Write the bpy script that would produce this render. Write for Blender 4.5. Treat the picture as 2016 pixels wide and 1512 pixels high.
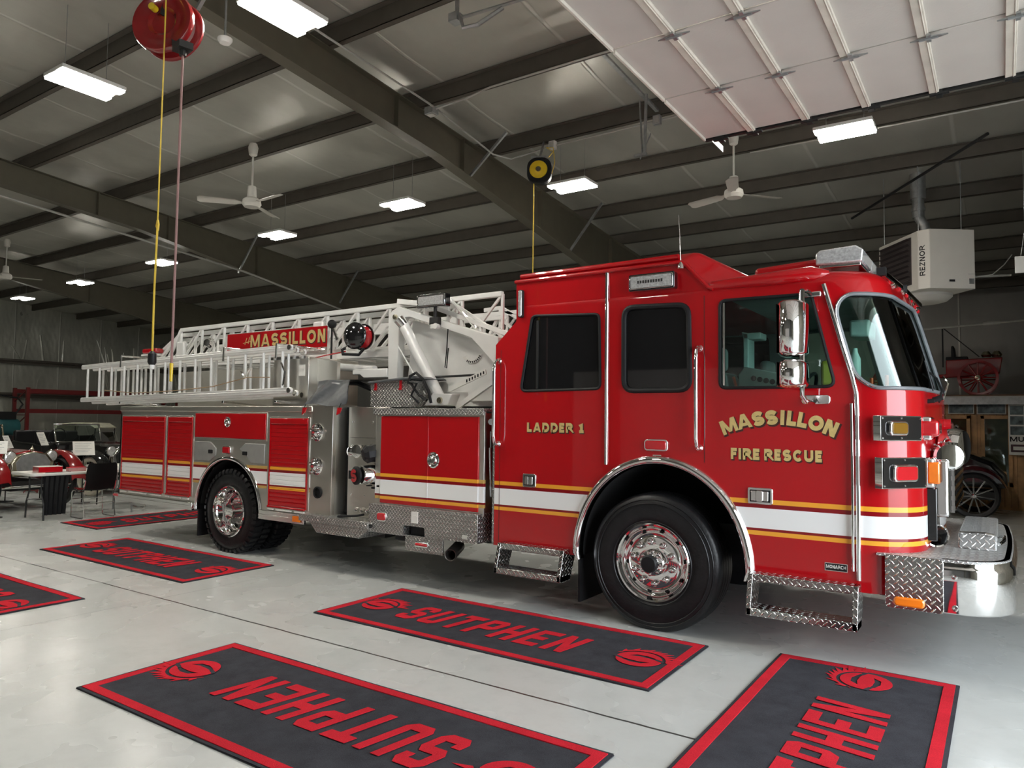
import bpy, bmesh, math, random
from mathutils import Vector, Matrix
random.seed(7)
PI = math.pi
R = math.radians
for o in list(bpy.data.objects):
    bpy.data.objects.remove(o)
C = bpy.context.scene.collection
SC = bpy.context.scene

# ------------------------------------------------------------------ camera
cam_d = bpy.data.cameras.new('camera')
cam_d.sensor_fit = 'HORIZONTAL'
cam_d.sensor_width = 36.0
cam_d.lens = 36.0 * 1426.1 / 2016.0
cam_d.clip_end = 200
cam = bpy.data.objects.new('camera', cam_d)
C.objects.link(cam)
yaw, pitch, roll = -0.594437, 0.051063, 0.012472
F = Vector((math.sin(yaw) * math.cos(pitch), math.cos(yaw) * math.cos(pitch), math.sin(pitch)))
R0 = Vector((math.cos(yaw), -math.sin(yaw), 0))
U0 = R0.cross(F)
RR = R0 * math.cos(roll) + U0 * math.sin(roll)
UU = U0 * math.cos(roll) - R0 * math.sin(roll)
cam.matrix_world = Matrix(((RR.x, UU.x, -F.x, 2.31), (RR.y, UU.y, -F.y, -5.45), (RR.z, UU.z, -F.z, 1.65), (0, 0, 0, 1)))
SC.camera = cam

# ------------------------------------------------------------------ daylight outside and exposure
W = bpy.data.worlds.new('daylight')
SC.world = W
W.use_nodes = True
wn = W.node_tree.nodes
wn['Background'].inputs[0].default_value = (0.86, 0.93, 1.0, 1)
wn['Background'].inputs[1].default_value = 7.2
SC.view_settings.view_transform = 'Standard'
SC.view_settings.look = 'None'
SC.view_settings.gamma = 1.0
SC.view_settings.exposure = 0.6
SC.cycles.use_denoising = True
SC.cycles.max_bounces = 8
SC.cycles.diffuse_bounces = 4
SC.cycles.glossy_bounces = 5
SC.cycles.transparent_max_bounces = 10
SC.cycles.sample_clamp_indirect = 8.0
LAMP = 82.0      # strength of every LED strip in the hall
for nm, loc, rot, sx, sy in (('daylight_portal_east', (5.25, -1.8, 2.1), (0, R(90), 0), 4.2, 4.3),):
    ld = bpy.data.lights.new(nm, 'AREA')
    ld.shape = 'RECTANGLE'
    ld.size, ld.size_y = sx, sy
    ld.cycles.is_portal = True
    lo = bpy.data.objects.new(nm, ld)
    lo.location, lo.rotation_euler = loc, rot
    C.objects.link(lo)

# ------------------------------------------------------------------ materials
def _mat(name):
    m = bpy.data.materials.new(name)
    m.use_nodes = True
    return m, m.node_tree.nodes, m.node_tree.links, m.node_tree.nodes['Principled BSDF']

class NX:
    """tiny expression helper for math nodes"""
    def __init__(s, nt):
        s.n, s.l = nt.nodes, nt.links
    def m(s, op, a, b=None, c=None, clamp=False):
        k = s.n.new('ShaderNodeMath')
        k.operation = op
        k.use_clamp = clamp
        for i, v in enumerate((a, b, c)):
            if v is None:
                continue
            if isinstance(v, (int, float)):
                k.inputs[i].default_value = v
            else:
                s.l.new(v, k.inputs[i])
        return k.outputs[0]
    def coord(s, kind='Object'):
        t = s.n.new('ShaderNodeTexCoord')
        return t.outputs[kind]
    def xyz(s, v):
        k = s.n.new('ShaderNodeSeparateXYZ')
        s.l.new(v, k.inputs[0])
        return k.outputs
    def noise(s, v, scale, detail=2, rough=.5, sc3=None):
        if sc3:
            mp = s.n.new('ShaderNodeMapping')
            mp.inputs['Scale'].default_value = sc3
            s.l.new(v, mp.inputs[0])
            v = mp.outputs[0]
        k = s.n.new('ShaderNodeTexNoise')
        k.inputs['Scale'].default_value = scale
        k.inputs['Detail'].default_value = detail
        k.inputs['Roughness'].default_value = rough
        s.l.new(v, k.inputs['Vector'])
        return k.outputs['Fac']
    def ramp(s, f, stops, interp='LINEAR'):
        k = s.n.new('ShaderNodeValToRGB')
        k.color_ramp.interpolation = interp
        e = k.color_ramp.elements
        while len(e) < len(stops):
            e.new(0.5)
        for i, (p, c) in enumerate(stops):
            e[i].position = p
            e[i].color = (c[0], c[1], c[2], 1) if not isinstance(c, (int, float)) else (c, c, c, 1)
        s.l.new(f, k.inputs[0])
        return k.outputs[0]
    def mix(s, f, a, b):
        k = s.n.new('ShaderNodeMix')
        k.data_type = 'RGBA'
        for i, v in ((0, f), (6, a), (7, b)):
            if isinstance(v, (int, float)):
                k.inputs[i].default_value = v
            elif isinstance(v, tuple):
                k.inputs[i].default_value = (v[0], v[1], v[2], 1)
            else:
                s.l.new(v, k.inputs[i])
        return k.outputs[2]
    def bump(s, h, dist, strength=1.0):
        k = s.n.new('ShaderNodeBump')
        k.inputs['Strength'].default_value = strength
        k.inputs['Distance'].default_value = dist
        s.l.new(h, k.inputs['Height'])
        return k.outputs[0]

def pbr(name, col, rough=.5, metal=0., coat=0., var=.12, nscale=6., bump=0., bscale=60., emit=0., ior=None, spec=None):
    m, n, l, b = _mat(name)
    x = NX(m.node_tree)
    co = x.coord()
    f = x.noise(co, nscale, 3)
    c2 = tuple(max(0, v * (1 - var)) for v in col)
    c3 = tuple(min(1, v * (1 + var)) for v in col)
    l.new(x.ramp(f, ((.3, c2), (.7, c3))), b.inputs['Base Color'])
    b.inputs['Roughness'].default_value = rough
    b.inputs['Metallic'].default_value = metal
    b.inputs['Coat Weight'].default_value = coat
    b.inputs['Coat Roughness'].default_value = .03
    if spec is not None:
        b.inputs['Specular IOR Level'].default_value = spec
    if emit:
        b.inputs['Emission Color'].default_value = (col[0], col[1], col[2], 1)
        b.inputs['Emission Strength'].default_value = emit
    if bump:
        l.new(x.bump(x.noise(co, bscale, 3), bump), b.inputs['Normal'])
    return m

M = {}
RED = (.40, .0015, .005)
M['red'] = pbr('red_paint', RED, .3, coat=1, var=.02, spec=.15)
M['red_dark'] = pbr('red_enamel_dark', (.25, .006, .01), .3, coat=.6, var=.05)
M['chrome'] = pbr('chrome', (.86, .85, .84), .05, 1, var=.02)
M['chrome_soft'] = pbr('polished_aluminium', (.8, .79, .77), .16, 1, var=.04)
M['black'] = pbr('black_rubber', (.010, .010, .011), .5, var=.2, spec=.3)
M['black_gloss'] = pbr('black_gloss_paint', (.006, .006, .007), .12, coat=1, var=.1)
M['tyre'] = pbr('tyre_rubber', (.010, .010, .011), .36, var=.25, nscale=12, bump=.002, bscale=40, spec=.35)
M['well'] = pbr('wheel_well_lining', (.004, .004, .004), .85, var=.2)
M['grey_paint'] = pbr('silver_grey_paint', (.76, .76, .74), .35, .1, var=.04)
M['alu'] = pbr('ladder_aluminium', (.88, .88, .86), .36, .5, var=.06)
M['white'] = pbr('white_enamel', (.72, .71, .68), .4, var=.03)
M['fan_white'] = pbr('cream_enamel', (.62, .60, .54), .45, var=.03)
M['heater'] = pbr('beige_heater_enamel', (.56, .53, .48), .5, var=.02)
M['heater_fin'] = pbr('dark_heater_fins', (.04, .03, .03), .5)
M['galv'] = pbr('galvanised_steel', (.42, .43, .43), .4, .8, var=.15, nscale=14)
M['steel_dark'] = pbr('dark_frame_steel', (.02, .02, .02), .5, .3)
M['conduit'] = pbr('white_conduit', (.42, .41, .38), .4, .3)
M['gold'] = pbr('gold_leaf', (.66, .50, .20), .4, .25, var=.08, nscale=40)
M['gold_shadow'] = pbr('dark_lettering_edge', (.045, .012, .008), .5)
M['white_vinyl'] = pbr('white_vinyl', (.8, .8, .8), .35)
M['yellow'] = pbr('yellow_plastic', (.75, .52, .02), .35)
M['orange_lens'] = pbr('amber_lens', (.85, .20, .01), .12, coat=1)
M['amber_dark'] = pbr('dark_amber_lens', (.16, .08, .005), .12, coat=1)
M['red_lens'] = pbr('red_lens', (.45, .006, .012), .12, coat=1)
M['yellow_cord'] = pbr('yellow_cord_jacket', (.72, .50, .05), .5)
M['hose'] = pbr('pink_grey_hose', (.30, .17, .16), .5)
M['cab_grey'] = pbr('cab_interior_grey', (.22, .25, .25), .6, var=.15)
M['seat'] = pbr('grey_seat_cloth', (.33, .37, .37), .8, bump=.002)
M['dash'] = pbr('pale_cab_box', (.50, .60, .58), .5)
M['hi_vis'] = pbr('hi_vis_yellow', (.6, .55, .05), .6)
M['orange'] = pbr('orange_plastic', (.75, .10, .02), .4)
M['cloth_dark'] = pbr('grey_vinyl_cover', (.085, .09, .095), .35, bump=.01, bscale=7)
M['wood'] = pbr('honey_pine', (.50, .28, .12), .45, var=.3, nscale=5)
M['wood_dark'] = pbr('dark_pine', (.13, .06, .025), .5, var=.3, nscale=5)
M['paper'] = pbr('paper_sign', (.75, .74, .70), .6, var=.03)
M['table'] = pbr('white_plastic_top', (.72, .71, .66), .4, var=.02)
M['maroon'] = pbr('maroon_paint', (.055, .006, .010), .25, coat=1, var=.1)
M['oldred'] = pbr('old_engine_red', (.26, .008, .010), .22, coat=1, var=.1)
M['brass'] = pbr('nickel_brass', (.55, .50, .38), .18, 1)
M['cream'] = pbr('cream_canvas', (.55, .54, .42), .7)
M['whitewall'] = pbr('whitewall_tyre', (.62, .58, .48), .5)
M['rackred'] = pbr('red_rack_steel', (.16, .012, .012), .5)
M['exhaust'] = pbr('exhaust_steel', (.10, .09, .08), .45, .8)
M['led'] = pbr('led_strip', (1, .955, .86), .5, emit=LAMP, var=0)
M['lens_clear'] = pbr('clear_lens', (.82, .82, .82), .12, .6, coat=1, var=.25, nscale=60)
M['photo'] = pbr('dim_photograph', (.10, .13, .14), .4, var=.8, nscale=9)
M['teal'] = pbr('teal_plastic', (.02, .10, .11), .5)

def brushed(name, col, axis=(1, 1, 30), rough=.25, bump=.0, wave=0.):
    m, n, l, b = _mat(name)
    x = NX(m.node_tree)
    co = x.coord()
    f = x.noise(co, 14, 3, sc3=axis)
    b.inputs['Metallic'].default_value = 1
    l.new(x.ramp(f, ((.3, tuple(v * .97 for v in col)), (.7, col))), b.inputs['Base Color'])
    l.new(x.ramp(f, ((.2, rough * .96), (.8, rough * 1.05))), b.inputs['Roughness'])
    if wave:
        l.new(x.bump(x.noise(co, 2.2, 2), wave), b.inputs['Normal'])
    return m
M['stainless'] = brushed('brushed_stainless', (.74, .72, .66), (1, 1, 22), .36, wave=.008)
M['stainless_v'] = brushed('brushed_stainless_panel', (.74, .71, .65), (30, 30, .6), .30, wave=.012)

def diamond(name, pitch=.052, base=.12, col=(.78, .77, .74)):
    """raised lozenge tread plate, pattern follows the UVs (metres)"""
    m, n, l, b = _mat(name)
    x = NX(m.node_tree)
    u, v, _ = x.xyz(x.coord('UV'))
    h = None
    for k, sg in ((0, 1), (1, -1)):
        # rotate to the lattice axis
        uu = x.m('DIVIDE', x.m('ADD', u, .5 * pitch * k), pitch)
        vv = x.m('DIVIDE', x.m('ADD', v, .5 * pitch * k), pitch)
        fu = x.m('SUBTRACT', x.m('FRACT', uu), .5)
        fv = x.m('SUBTRACT', x.m('FRACT', vv), .5)
        a = x.m('ADD', fu, x.m('MULTIPLY', fv, sg))
        c = x.m('SUBTRACT', fu, x.m('MULTIPLY', fv, sg))
        d = x.m('ADD', x.m('POWER', x.m('DIVIDE', a, .15), 2), x.m('POWER', x.m('DIVIDE', c, .62), 2))
        q = x.m('SUBTRACT', 1, d, clamp=True)
        h = q if h is None else x.m('MAXIMUM', h, q)
    hh = x.m('POWER', h, .5)
    b.inputs['Metallic'].default_value = 1
    l.new(x.ramp(hh, ((0, tuple(c * .42 for c in col)), (.5, col))), b.inputs['Base Color'])  # mirrored dark painted into the flats, bright edges into the lozenges
    l.new(x.ramp(hh, ((0, base * 1.5), (.6, base))), b.inputs['Roughness'])
    l.new(x.bump(hh, .006), b.inputs['Normal'])
    return m
M['diamond'] = diamond('diamond_plate')
M['diamond_deck'] = diamond('diamond_plate_deck', .052, .42, (.9, .9, .88))
M['diamond_fine'] = diamond('diamond_plate_fine', .042, .26)

def striped(name, body, metal=0., rough=.3, coat=1., gold=(.80, .36, .03)):
    """paint with the gold / white / gold reflective stripe band at a fixed height"""
    m, n, l, b = _mat(name)
    x = NX(m.node_tree)
    X, Y, Z = x.xyz(x.coord())
    z = x.m('SUBTRACT', Z, x.m('MULTIPLY', x.m('MINIMUM', x.m('ADD', X, 3.0), 0), .0067))
    f = x.m('DIVIDE', x.m('SUBTRACT', z, .8), .35)
    P = lambda h: (h - .8) / .35
    dk = (.22, .002, .006)
    col = x.ramp(f, ((0, body), (P(.839), gold), (P(.870), dk), (P(.890), (.82, .83, .82)), (P(1.036), dk),
                     (P(1.066), gold), (P(1.100), body)), 'CONSTANT')
    l.new(col, b.inputs['Base Color'])
    mt = x.ramp(f, ((0, metal), (P(.839), 0), (P(1.100), metal)), 'CONSTANT')
    l.new(mt, b.inputs['Metallic'])
    b.inputs['Roughness'].default_value = rough
    b.inputs['Coat Weight'].default_value = coat
    b.inputs['Coat Roughness'].default_value = .03
    if not metal: b.inputs['Specular IOR Level'].default_value = .15
    return m
M['cab_paint'] = striped('red_paint_with_stripes', RED)
M['body_steel'] = striped('stainless_with_stripes', (.72, .70, .64), 1., .36, 0, (.52, .34, .10))

def glass(name, tint, rough=.02, mixf=.6, dark=False):
    m, n, l, b = _mat(name)
    x = NX(m.node_tree)
    out = n['Material Output']
    if dark:
        b.inputs['Base Color'].default_value = (.004, .004, .005, 1)
        b.inputs['Roughness'].default_value = .03
        b.inputs['Coat Weight'].default_value = .4
        return m
    g = n.new('ShaderNodeBsdfGlossy'); g.inputs['Roughness'].default_value = rough
    t = n.new('ShaderNodeBsdfTransparent'); t.inputs[0].default_value = (*tint, 1)
    fr = n.new('ShaderNodeFresnel'); fr.inputs[0].default_value = 1.5
    mx = n.new('ShaderNodeMixShader')
    l.new(fr.outputs[0], mx.inputs[0]); l.new(t.outputs[0], mx.inputs[1]); l.new(g.outputs[0], mx.inputs[2])
    l.new(mx.outputs[0], out.inputs[0])
    return m
M['glass'] = glass('green_tint_glass', (.76, .88, .84))
M['glass_dark'] = glass('privacy_glass', (0, 0, 0), dark=True)

# ------------------------------------------------------------------ mesh helpers
def tag(o, label=None, cat=None, group=None, kind=None):
    for k, v in (('label', label), ('category', cat), ('group', group), ('kind', kind)):
        if v:
            o[k] = v
    return o

def thing(name, label, cat, loc=(0, 0, 0), rz=0., group=None):
    o = bpy.data.objects.new(name, None)
    o.empty_display_size = .2
    o.location = loc
    o.rotation_euler = (0, 0, rz)
    C.objects.link(o)
    return tag(o, label, cat, group)

def dup(root, loc=None, rz=None, label=None, group=None):
    def cp(o, par):
        c = o.copy()
        C.objects.link(c)
        if par is not None:
            c.parent = par
        for ch in list(KIDS.get(o.name, ())):
            kid = cp(ch, c)
            KIDS.setdefault(c.name, []).append(kid)
        return c
    r = cp(root, None)
    if loc is not None: r.location = loc
    if rz is not None: r.rotation_euler = (0, 0, rz)
    if label: r['label'] = label
    if group: r['group'] = group
    return r
KIDS = {}

def basis(d, up=Vector((0, 0, 1))):
    d = Vector(d).normalized()
    if abs(d.dot(up)) > .98:
        up = Vector((1, 0, 0))
    s = d.cross(up).normalized()
    u = s.cross(d).normalized()
    return d, s, u

class MB:
    def __init__(s):
        s.v, s.f, s.mi, s.sm = [], [], [], []
        s.cur = 0
    def mat(s, i):
        s.cur = i
        return s
    def add(s, vs, fs, smooth=True):
        k = len(s.v)
        s.v += [tuple(p) for p in vs]
        for f in fs:
            s.f.append(tuple(i + k for i in f))
            s.mi.append(s.cur)
            s.sm.append(smooth)
        return s
    def box(s, x0, x1, y0, y1, z0, z1):
        vs = [(x, y, z) for x in (x0, x1) for y in (y0, y1) for z in (z0, z1)]
        return s.add(vs, [(0, 1, 3, 2), (4, 6, 7, 5), (0, 4, 5, 1), (2, 3, 7, 6), (0, 2, 6, 4), (1, 5, 7, 3)])
    def bar(s, a, b, w, h, up=(0, 0, 1)):
        a, b = Vector(a), Vector(b)
        d, sd, u = basis(b - a, Vector(up))
        vs = []
        for p in (a, b):
            for i, j in ((-1, -1), (1, -1), (1, 1), (-1, 1)):
                vs.append(p + sd * (i * w / 2) + u * (j * h / 2))
        return s.add(vs, [(3, 2, 1, 0), (4, 5, 6, 7), (0, 1, 5, 4), (1, 2, 6, 5), (2, 3, 7, 6), (3, 0, 4, 7)])
    def tube(s, pts, r, n=10, closed=False, caps=True):
        pts = [Vector(p) for p in pts]
        m = len(pts)
        rs = r if isinstance(r, (list, tuple)) else [r] * m
        vs, fs = [], []
        prev = None
        for i, p in enumerate(pts):
            a = pts[i - 1] if (i > 0 or closed) else pts[i]
            b = pts[(i + 1) % m] if (i < m - 1 or closed) else pts[i]
            d = (b - a)
            if d.length < 1e-9: d = Vector((0, 0, 1))
            d.normalize()
            if prev is None:
                _, sd, u = basis(d)
            else:
                sd = prev - d * prev.dot(d)
                if sd.length < 1e-5: _, sd, u = basis(d)
                sd.normalize()
                u = sd.cross(d)
            prev = sd
            for k in range(n):
                t = 2 * PI * k / n
                vs.append(p + (sd * math.cos(t) + u * math.sin(t)) * rs[i])
        last = m if closed else m - 1
        for i in range(last):
            j = (i + 1) % m
            for k in range(n):
                k2 = (k + 1) % n
                fs.append((i * n + k, j * n + k, j * n + k2, i * n + k2))
        if caps and not closed:
            fs.append(tuple(range(n)))
            fs.append(tuple((m - 1) * n + k for k in reversed(range(n))))
        return s.add(vs, fs)
    def cyl(s, a, b, r, r2=None, n=20):
        a, b = Vector(a), Vector(b)
        return s.tube([a, b], [r, r if r2 is None else r2], n)
    def lathe(s, prof, org, axis=(0, 0, 1), n=32, closed=False, cap=True):
        """prof: (radius, distance along axis)"""
        d, sd, u = basis(axis)
        org = Vector(org)
        m = len(prof)
        vs, fs = [], []
        for r, t in prof:
            for k in range(n):
                a = 2 * PI * k / n
                vs.append(org + d * t + (sd * math.cos(a) + u * math.sin(a)) * r)
        for i in range(m if closed else m - 1):
            j = (i + 1) % m
            for k in range(n):
                k2 = (k + 1) % n
                fs.append((i * n + k, i * n + k2, j * n + k2, j * n + k))
        if not closed and cap:
            if prof[0][0] > 1e-4: fs.append(tuple(reversed(range(n))))
            if prof[-1][0] > 1e-4: fs.append(tuple((m - 1) * n + k for k in range(n)))
        return s.add(vs, fs)
    def prism(s, poly, axis, d0, d1):
        """poly in the plane normal to axis: 'y' -> (x,z); 'x' -> (y,z); 'z' -> (x,y)"""
        def P(p, d):
            return {'y': (p[0], d, p[1]), 'x': (d, p[0], p[1]), 'z': (p[0], p[1], d)}[axis]
        n = len(poly)
        vs = [P(p, d0) for p in poly] + [P(p, d1) for p in poly]
        fs = [tuple(range(n)), tuple(reversed(range(n, 2 * n)))]
        fs += [(i, i + n, (i + 1) % n + n, (i + 1) % n) for i in range(n)]
        return s.add(vs, fs)
    def sphere(s, c, r, n=16, sc=(1, 1, 1)):
        c = Vector(c)
        m = n // 2
        vs, fs = [], []
        for i in range(m + 1):
            t = PI * i / m
            for k in range(n):
                a = 2 * PI * k / n
                vs.append((c.x + r * sc[0] * math.sin(t) * math.cos(a), c.y + r * sc[1] * math.sin(t) * math.sin(a), c.z + r * sc[2] * math.cos(t)))
        for i in range(m):
            for k in range(n):
                k2 = (k + 1) % n
                fs.append((i * n + k, (i + 1) * n + k, (i + 1) * n + k2, i * n + k2))
        return s.add(vs, fs)
    def grid(s, rows, smooth=True, flip=False):
        """rows: list of equal-length point lists -> quads"""
        n = len(rows[0])
        vs = [p for r in rows for p in r]
        fs = []
        for i in range(len(rows) - 1):
            for k in range(n - 1):
                q = (i * n + k, i * n + k + 1, (i + 1) * n + k + 1, (i + 1) * n + k)
                fs.append(q[::-1] if flip else q)
        return s.add(vs, fs, smooth)
    def build(s, name, mat, parent=None, bevel=0., seg=2, angle=35, fix=True, label=None, flat=False):
        me = bpy.data.meshes.new(name)
        me.from_pydata(s.v, [], s.f)
        mats = mat if isinstance(mat, (list, tuple)) else [mat]
        for m_ in mats:
            me.materials.append(M[m_] if isinstance(m_, str) else m_)
        if len(mats) > 1:
            me.polygons.foreach_set('material_index', s.mi)
        bm = bmesh.new()
        bm.from_mesh(me)
        bmesh.ops.remove_doubles(bm, verts=bm.verts, dist=1e-6)
        if fix:
            bmesh.ops.recalc_face_normals(bm, faces=bm.faces)
        uv = bm.loops.layers.uv.new('UVMap')
        for f in bm.faces:
            f.smooth = not flat
            nn = f.normal
            ax = max(range(3), key=lambda i: abs(nn[i]))
            for lp in f.loops:
                c = lp.vert.co
                lp[uv].uv = ((c.y, c.z), (c.x, c.z), (c.x, c.y))[ax]
        bm.to_mesh(me)
        bm.free()
        if not flat:
            me.set_sharp_from_angle(angle=R(angle))
        o = bpy.data.objects.new(name, me)
        C.objects.link(o)
        if parent is not None:
            o.parent = parent
            KIDS.setdefault(parent.name, []).append(o)
        if bevel == 'upper':
            at = me.attributes.new('bevel_weight_edge', 'FLOAT', 'EDGE')
            for e in me.edges:
                if min(me.vertices[e.vertices[0]].co.z, me.vertices[e.vertices[1]].co.z) > 2.65: at.data[e.index].value = 1.0
            b = o.modifiers.new('bevel', 'BEVEL')
            b.width, b.segments, b.limit_method = .03, 4, 'WEIGHT'
        elif bevel:
            b = o.modifiers.new('bevel', 'BEVEL')
            b.width = bevel
            b.segments = seg
            b.limit_method = 'ANGLE'
            b.angle_limit = R(40)
            b.harden_normals = False
        if label:
            o['label'] = label
        return o

def struct(o):
    o['kind'] = 'structure'
    return o

def rrect(x0, x1, z0, z1, r, n=5):
    """rounded rectangle outline"""
    pts = []
    for cx, cz, a0 in ((x1 - r, z1 - r, 0), (x0 + r, z1 - r, 90), (x0 + r, z0 + r, 180), (x1 - r, z0 + r, 270)):
        for i in range(n + 1):
            a = R(a0 + 90 * i / n)
            pts.append((cx + r * math.cos(a), cz + r * math.sin(a)))
    return pts

def rpoly(pts, r, n=5):
    """round the corners of a convex polygon"""
    out = []
    m = len(pts)
    for i in range(m):
        p = Vector(pts[i]); a = Vector(pts[i - 1]); b = Vector(pts[(i + 1) % m])
        u = (a - p).normalized(); w = (b - p).normalized()
        ang = u.angle(w)
        t = min(r / math.tan(ang / 2), (a - p).length * .45, (b - p).length * .45)
        p0, p1 = p + u * t, p + w * t
        for k in range(n + 1):
            s_ = k / n
            q = p0.lerp(p, s_).lerp(p.lerp(p1, s_), s_)
            out.append((q.x, q.y))
    return out

def boolean(obj, cutters, op='DIFFERENCE', angle=35):
    """bake boolean cuts and throw the cutters away"""
    for c in cutters:
        md = obj.modifiers.new('cut', 'BOOLEAN')
        md.operation = op
        md.solver = 'EXACT'
        md.object = c
        md.material_mode = 'TRANSFER'
    dg = bpy.context.evaluated_depsgraph_get()
    dg.update()
    me = bpy.data.meshes.new_from_object(obj.evaluated_get(dg))
    obj.modifiers.clear()
    obj.data = me
    me.name = obj.name
    for c in cutters:
        bpy.data.objects.remove(c)
    bm = bmesh.new(); bm.from_mesh(me)
    uv = bm.loops.layers.uv.verify()
    for f in bm.faces:
        f.smooth = True
        ax = max(range(3), key=lambda i: abs(f.normal[i]))
        for lp in f.loops:
            c = lp.vert.co
            lp[uv].uv = ((c.y, c.z), (c.x, c.z), (c.x, c.y))[ax]
    bm.to_mesh(me); bm.free()
    me.set_sharp_from_angle(angle=R(angle))
    return obj

def curve_mesh(cu):
    o = bpy.data.objects.new('tmp', cu)
    C.objects.link(o)
    dg = bpy.context.evaluated_depsgraph_get()
    dg.update()
    me = bpy.data.meshes.new_from_object(o.evaluated_get(dg))
    vs = [v.co.copy() for v in me.vertices]
    fs = [tuple(p.vertices) for p in me.polygons]
    bpy.data.objects.remove(o)
    bpy.data.meshes.remove(me)
    return vs, fs

def _arc(cx, cy, rx, ry, a0, a1, n=10):
    return [(cx + rx * math.cos(R(a0 + (a1 - a0) * k / n)), cy + ry * math.sin(R(a0 + (a1 - a0) * k / n))) for k in range(n + 1)]
GLYPH = {   # width, strokes in a unit cap height (o = closed)
    'M': (1.0, 'poly'), 'A': (.86, 'poly'),
    'S': (.66, [_arc(.33, .73, .33, .27, 25, 270, 12)[:-1] + _arc(.33, .25, .33, .25, 90, -155, 12)]),
    'I': (.0, [[(0, 0), (0, 1)]]), 'L': (.43, [[(0, 1), (0, 0), (.56, 0)]]), 'O': (.8, ['o'] + [_arc(.4, .5, .4, .5, 0, 345, 23)]),
    'N': (.62, 'poly'), 'F': (.41, [[(0, 0), (0, 1), (.56, 1)], [(0, .5), (.48, .5)]]),
    'R': (.68, [[(0, 0), (0, 1), (.38, 1)] + _arc(.38, .74, .28, .26, 90, -90, 8) + [(0, .48)], [(.36, .48), (.70, 0)]]),
    'E': (.46, [[(.58, 1), (0, 1), (0, 0), (.58, 0)], [(0, .5), (.5, .5)]]), 'C': (.74, [_arc(.4, .5, .4, .5, 42, 318, 16)]),
    'U': (.70, [[(0, 1)] + _arc(.35, .33, .35, .33, 180, 360, 10) + [(.70, 1)]]), 'D': (.72, [[(0, 0), (0, 1), (.3, 1)] + _arc(.3, .5, .42, .5, 90, -90, 12)[1:] + [(0, 0)]]),
    '1': (.26, [[(0, .76), (.22, .96), (.22, 0)], [(-.02, 0), (.46, 0)]]), 'H': (.72, [[(0, 0), (0, 1)], [(.72, 0), (.72, 1)], [(0, .5), (.72, .5)]]),
    'Z': (.64, [[(0, 1), (.64, 1), (0, 0), (.64, 0)]]), ' ': (.25, [])}
def ribbon(pts, w, closed=False):
    pts = [Vector(p) for p in pts]
    m = len(pts)
    L, Rr = [], []
    for i in range(m):
        a = pts[i - 1] if (i > 0 or closed) else None
        b = pts[(i + 1) % m] if (i < m - 1 or closed) else None
        p = pts[i]
        d1 = (p - a).normalized() if a is not None else (b - p).normalized()
        d2 = (b - p).normalized() if b is not None else d1
        n1, n2 = Vector((-d1.y, d1.x)), Vector((-d2.y, d2.x))
        mt = n1 + n2
        if mt.length < 1e-3: mt = n1.copy()
        mt.normalize()
        k = min(1 / max(.25, mt.dot(n1)), 1.9)
        L.append(p + mt * (w / 2 * k)); Rr.append(p - mt * (w / 2 * k))
    vs = L + Rr
    fs = [(i, (i + 1) % m, (i + 1) % m + m, i + m) for i in range(m if closed else m - 1)]
    return vs, fs
def poly_glyph(ch, W_, t):
    rc = lambda x0, x1, y0, y1: [(x0, y0), (x1, y0), (x1, y1), (x0, y1)]
    if ch == 'N':
        return [rc(0, t, 0, 1), rc(W_ - t, W_, 0, 1), [(0, 1), (t * 1.12, 1), (W_, 0), (W_ - t * 1.12, 0)]]
    if ch == 'M':
        m = W_ / 2
        return [rc(0, t * .95, 0, 1), rc(W_ - t * .95, W_, 0, 1), [(0, 1), (t * 1.15, 1), (m + t * .42, .08), (m - t * .42, .08)], [(W_, 1), (W_ - t * 1.15, 1), (m - t * .42, .08), (m + t * .42, .08)]]
    m = W_ / 2
    return [[(0, 0), (t * 1.0, 0), (m + t * .48, 1), (m - t * .56, 1)], [(W_, 0), (W_ - t * 1.0, 0), (m - t * .48, 1), (m + t * .56, 1)], rc(W_ * .22, W_ * .78, .17, .17 + t * .72)]
def text_geo(s_, h, t=.24, gap=.30, align='CENTER', grow=0.):
    """heavy grotesque capitals drawn as ribbons; h = cap height, t = stroke / height"""
    vs, fs, x = [], [], 0.
    k = 1 - t
    for ch in s_:
        w, strokes = GLYPH[ch]
        zc = 0
        cl = False
        if strokes == 'poly':
            W_ = w + t
            for pg in poly_glyph(ch, W_, t):
                cx_, cy_ = sum(p[0] for p in pg) / 4, sum(p[1] for p in pg) / 4
                g_ = grow / 2
                b0 = len(vs)
                zc += 1
                vs += [(x - t / 2 + p[0] + (g_ if p[0] > cx_ else -g_), p[1] + (g_ if p[1] > cy_ else -g_), zc * 1.2e-4) for p in pg]
                fs.append((b0, b0 + 1, b0 + 2, b0 + 3))
            strokes = []
        for st_ in strokes:
            if st_ == 'o':
                cl = True
                continue
            fct = 1.
            if isinstance(st_[0], float):
                fct, st_ = st_[0], st_[1:]
            pp = [Vector((p[0], p[1] * k + t / 2)) for p in st_]
            if not cl:
                for e_, q_ in ((0, 1), (-1, -2)):
                    d_ = (pp[e_] - pp[q_]).normalized()
                    if st_[e_][1] in (0, 1) and abs(d_.y) > .6: pp[e_] = pp[e_] + d_ * t
            rv, rf = ribbon(pp, t * fct + grow, cl)
            b0 = len(vs)
            zc += 1
            vs += [(v.x + x, min(1 + grow / 2, max(-grow / 2, v.y)), zc * 1.2e-4) for v in rv]
            fs += [tuple(i + b0 for i in f) for f in rf]
        x += w + t + gap * (.9 if ch == ' ' else .5)
    tot = x - gap * .5 - t
    ox = {'CENTER': -tot / 2, 'LEFT': t / 2}[align]
    return [Vector(((v[0] + ox) * h, (v[1] - .5) * h, v[2])) for v in vs], fs

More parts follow.
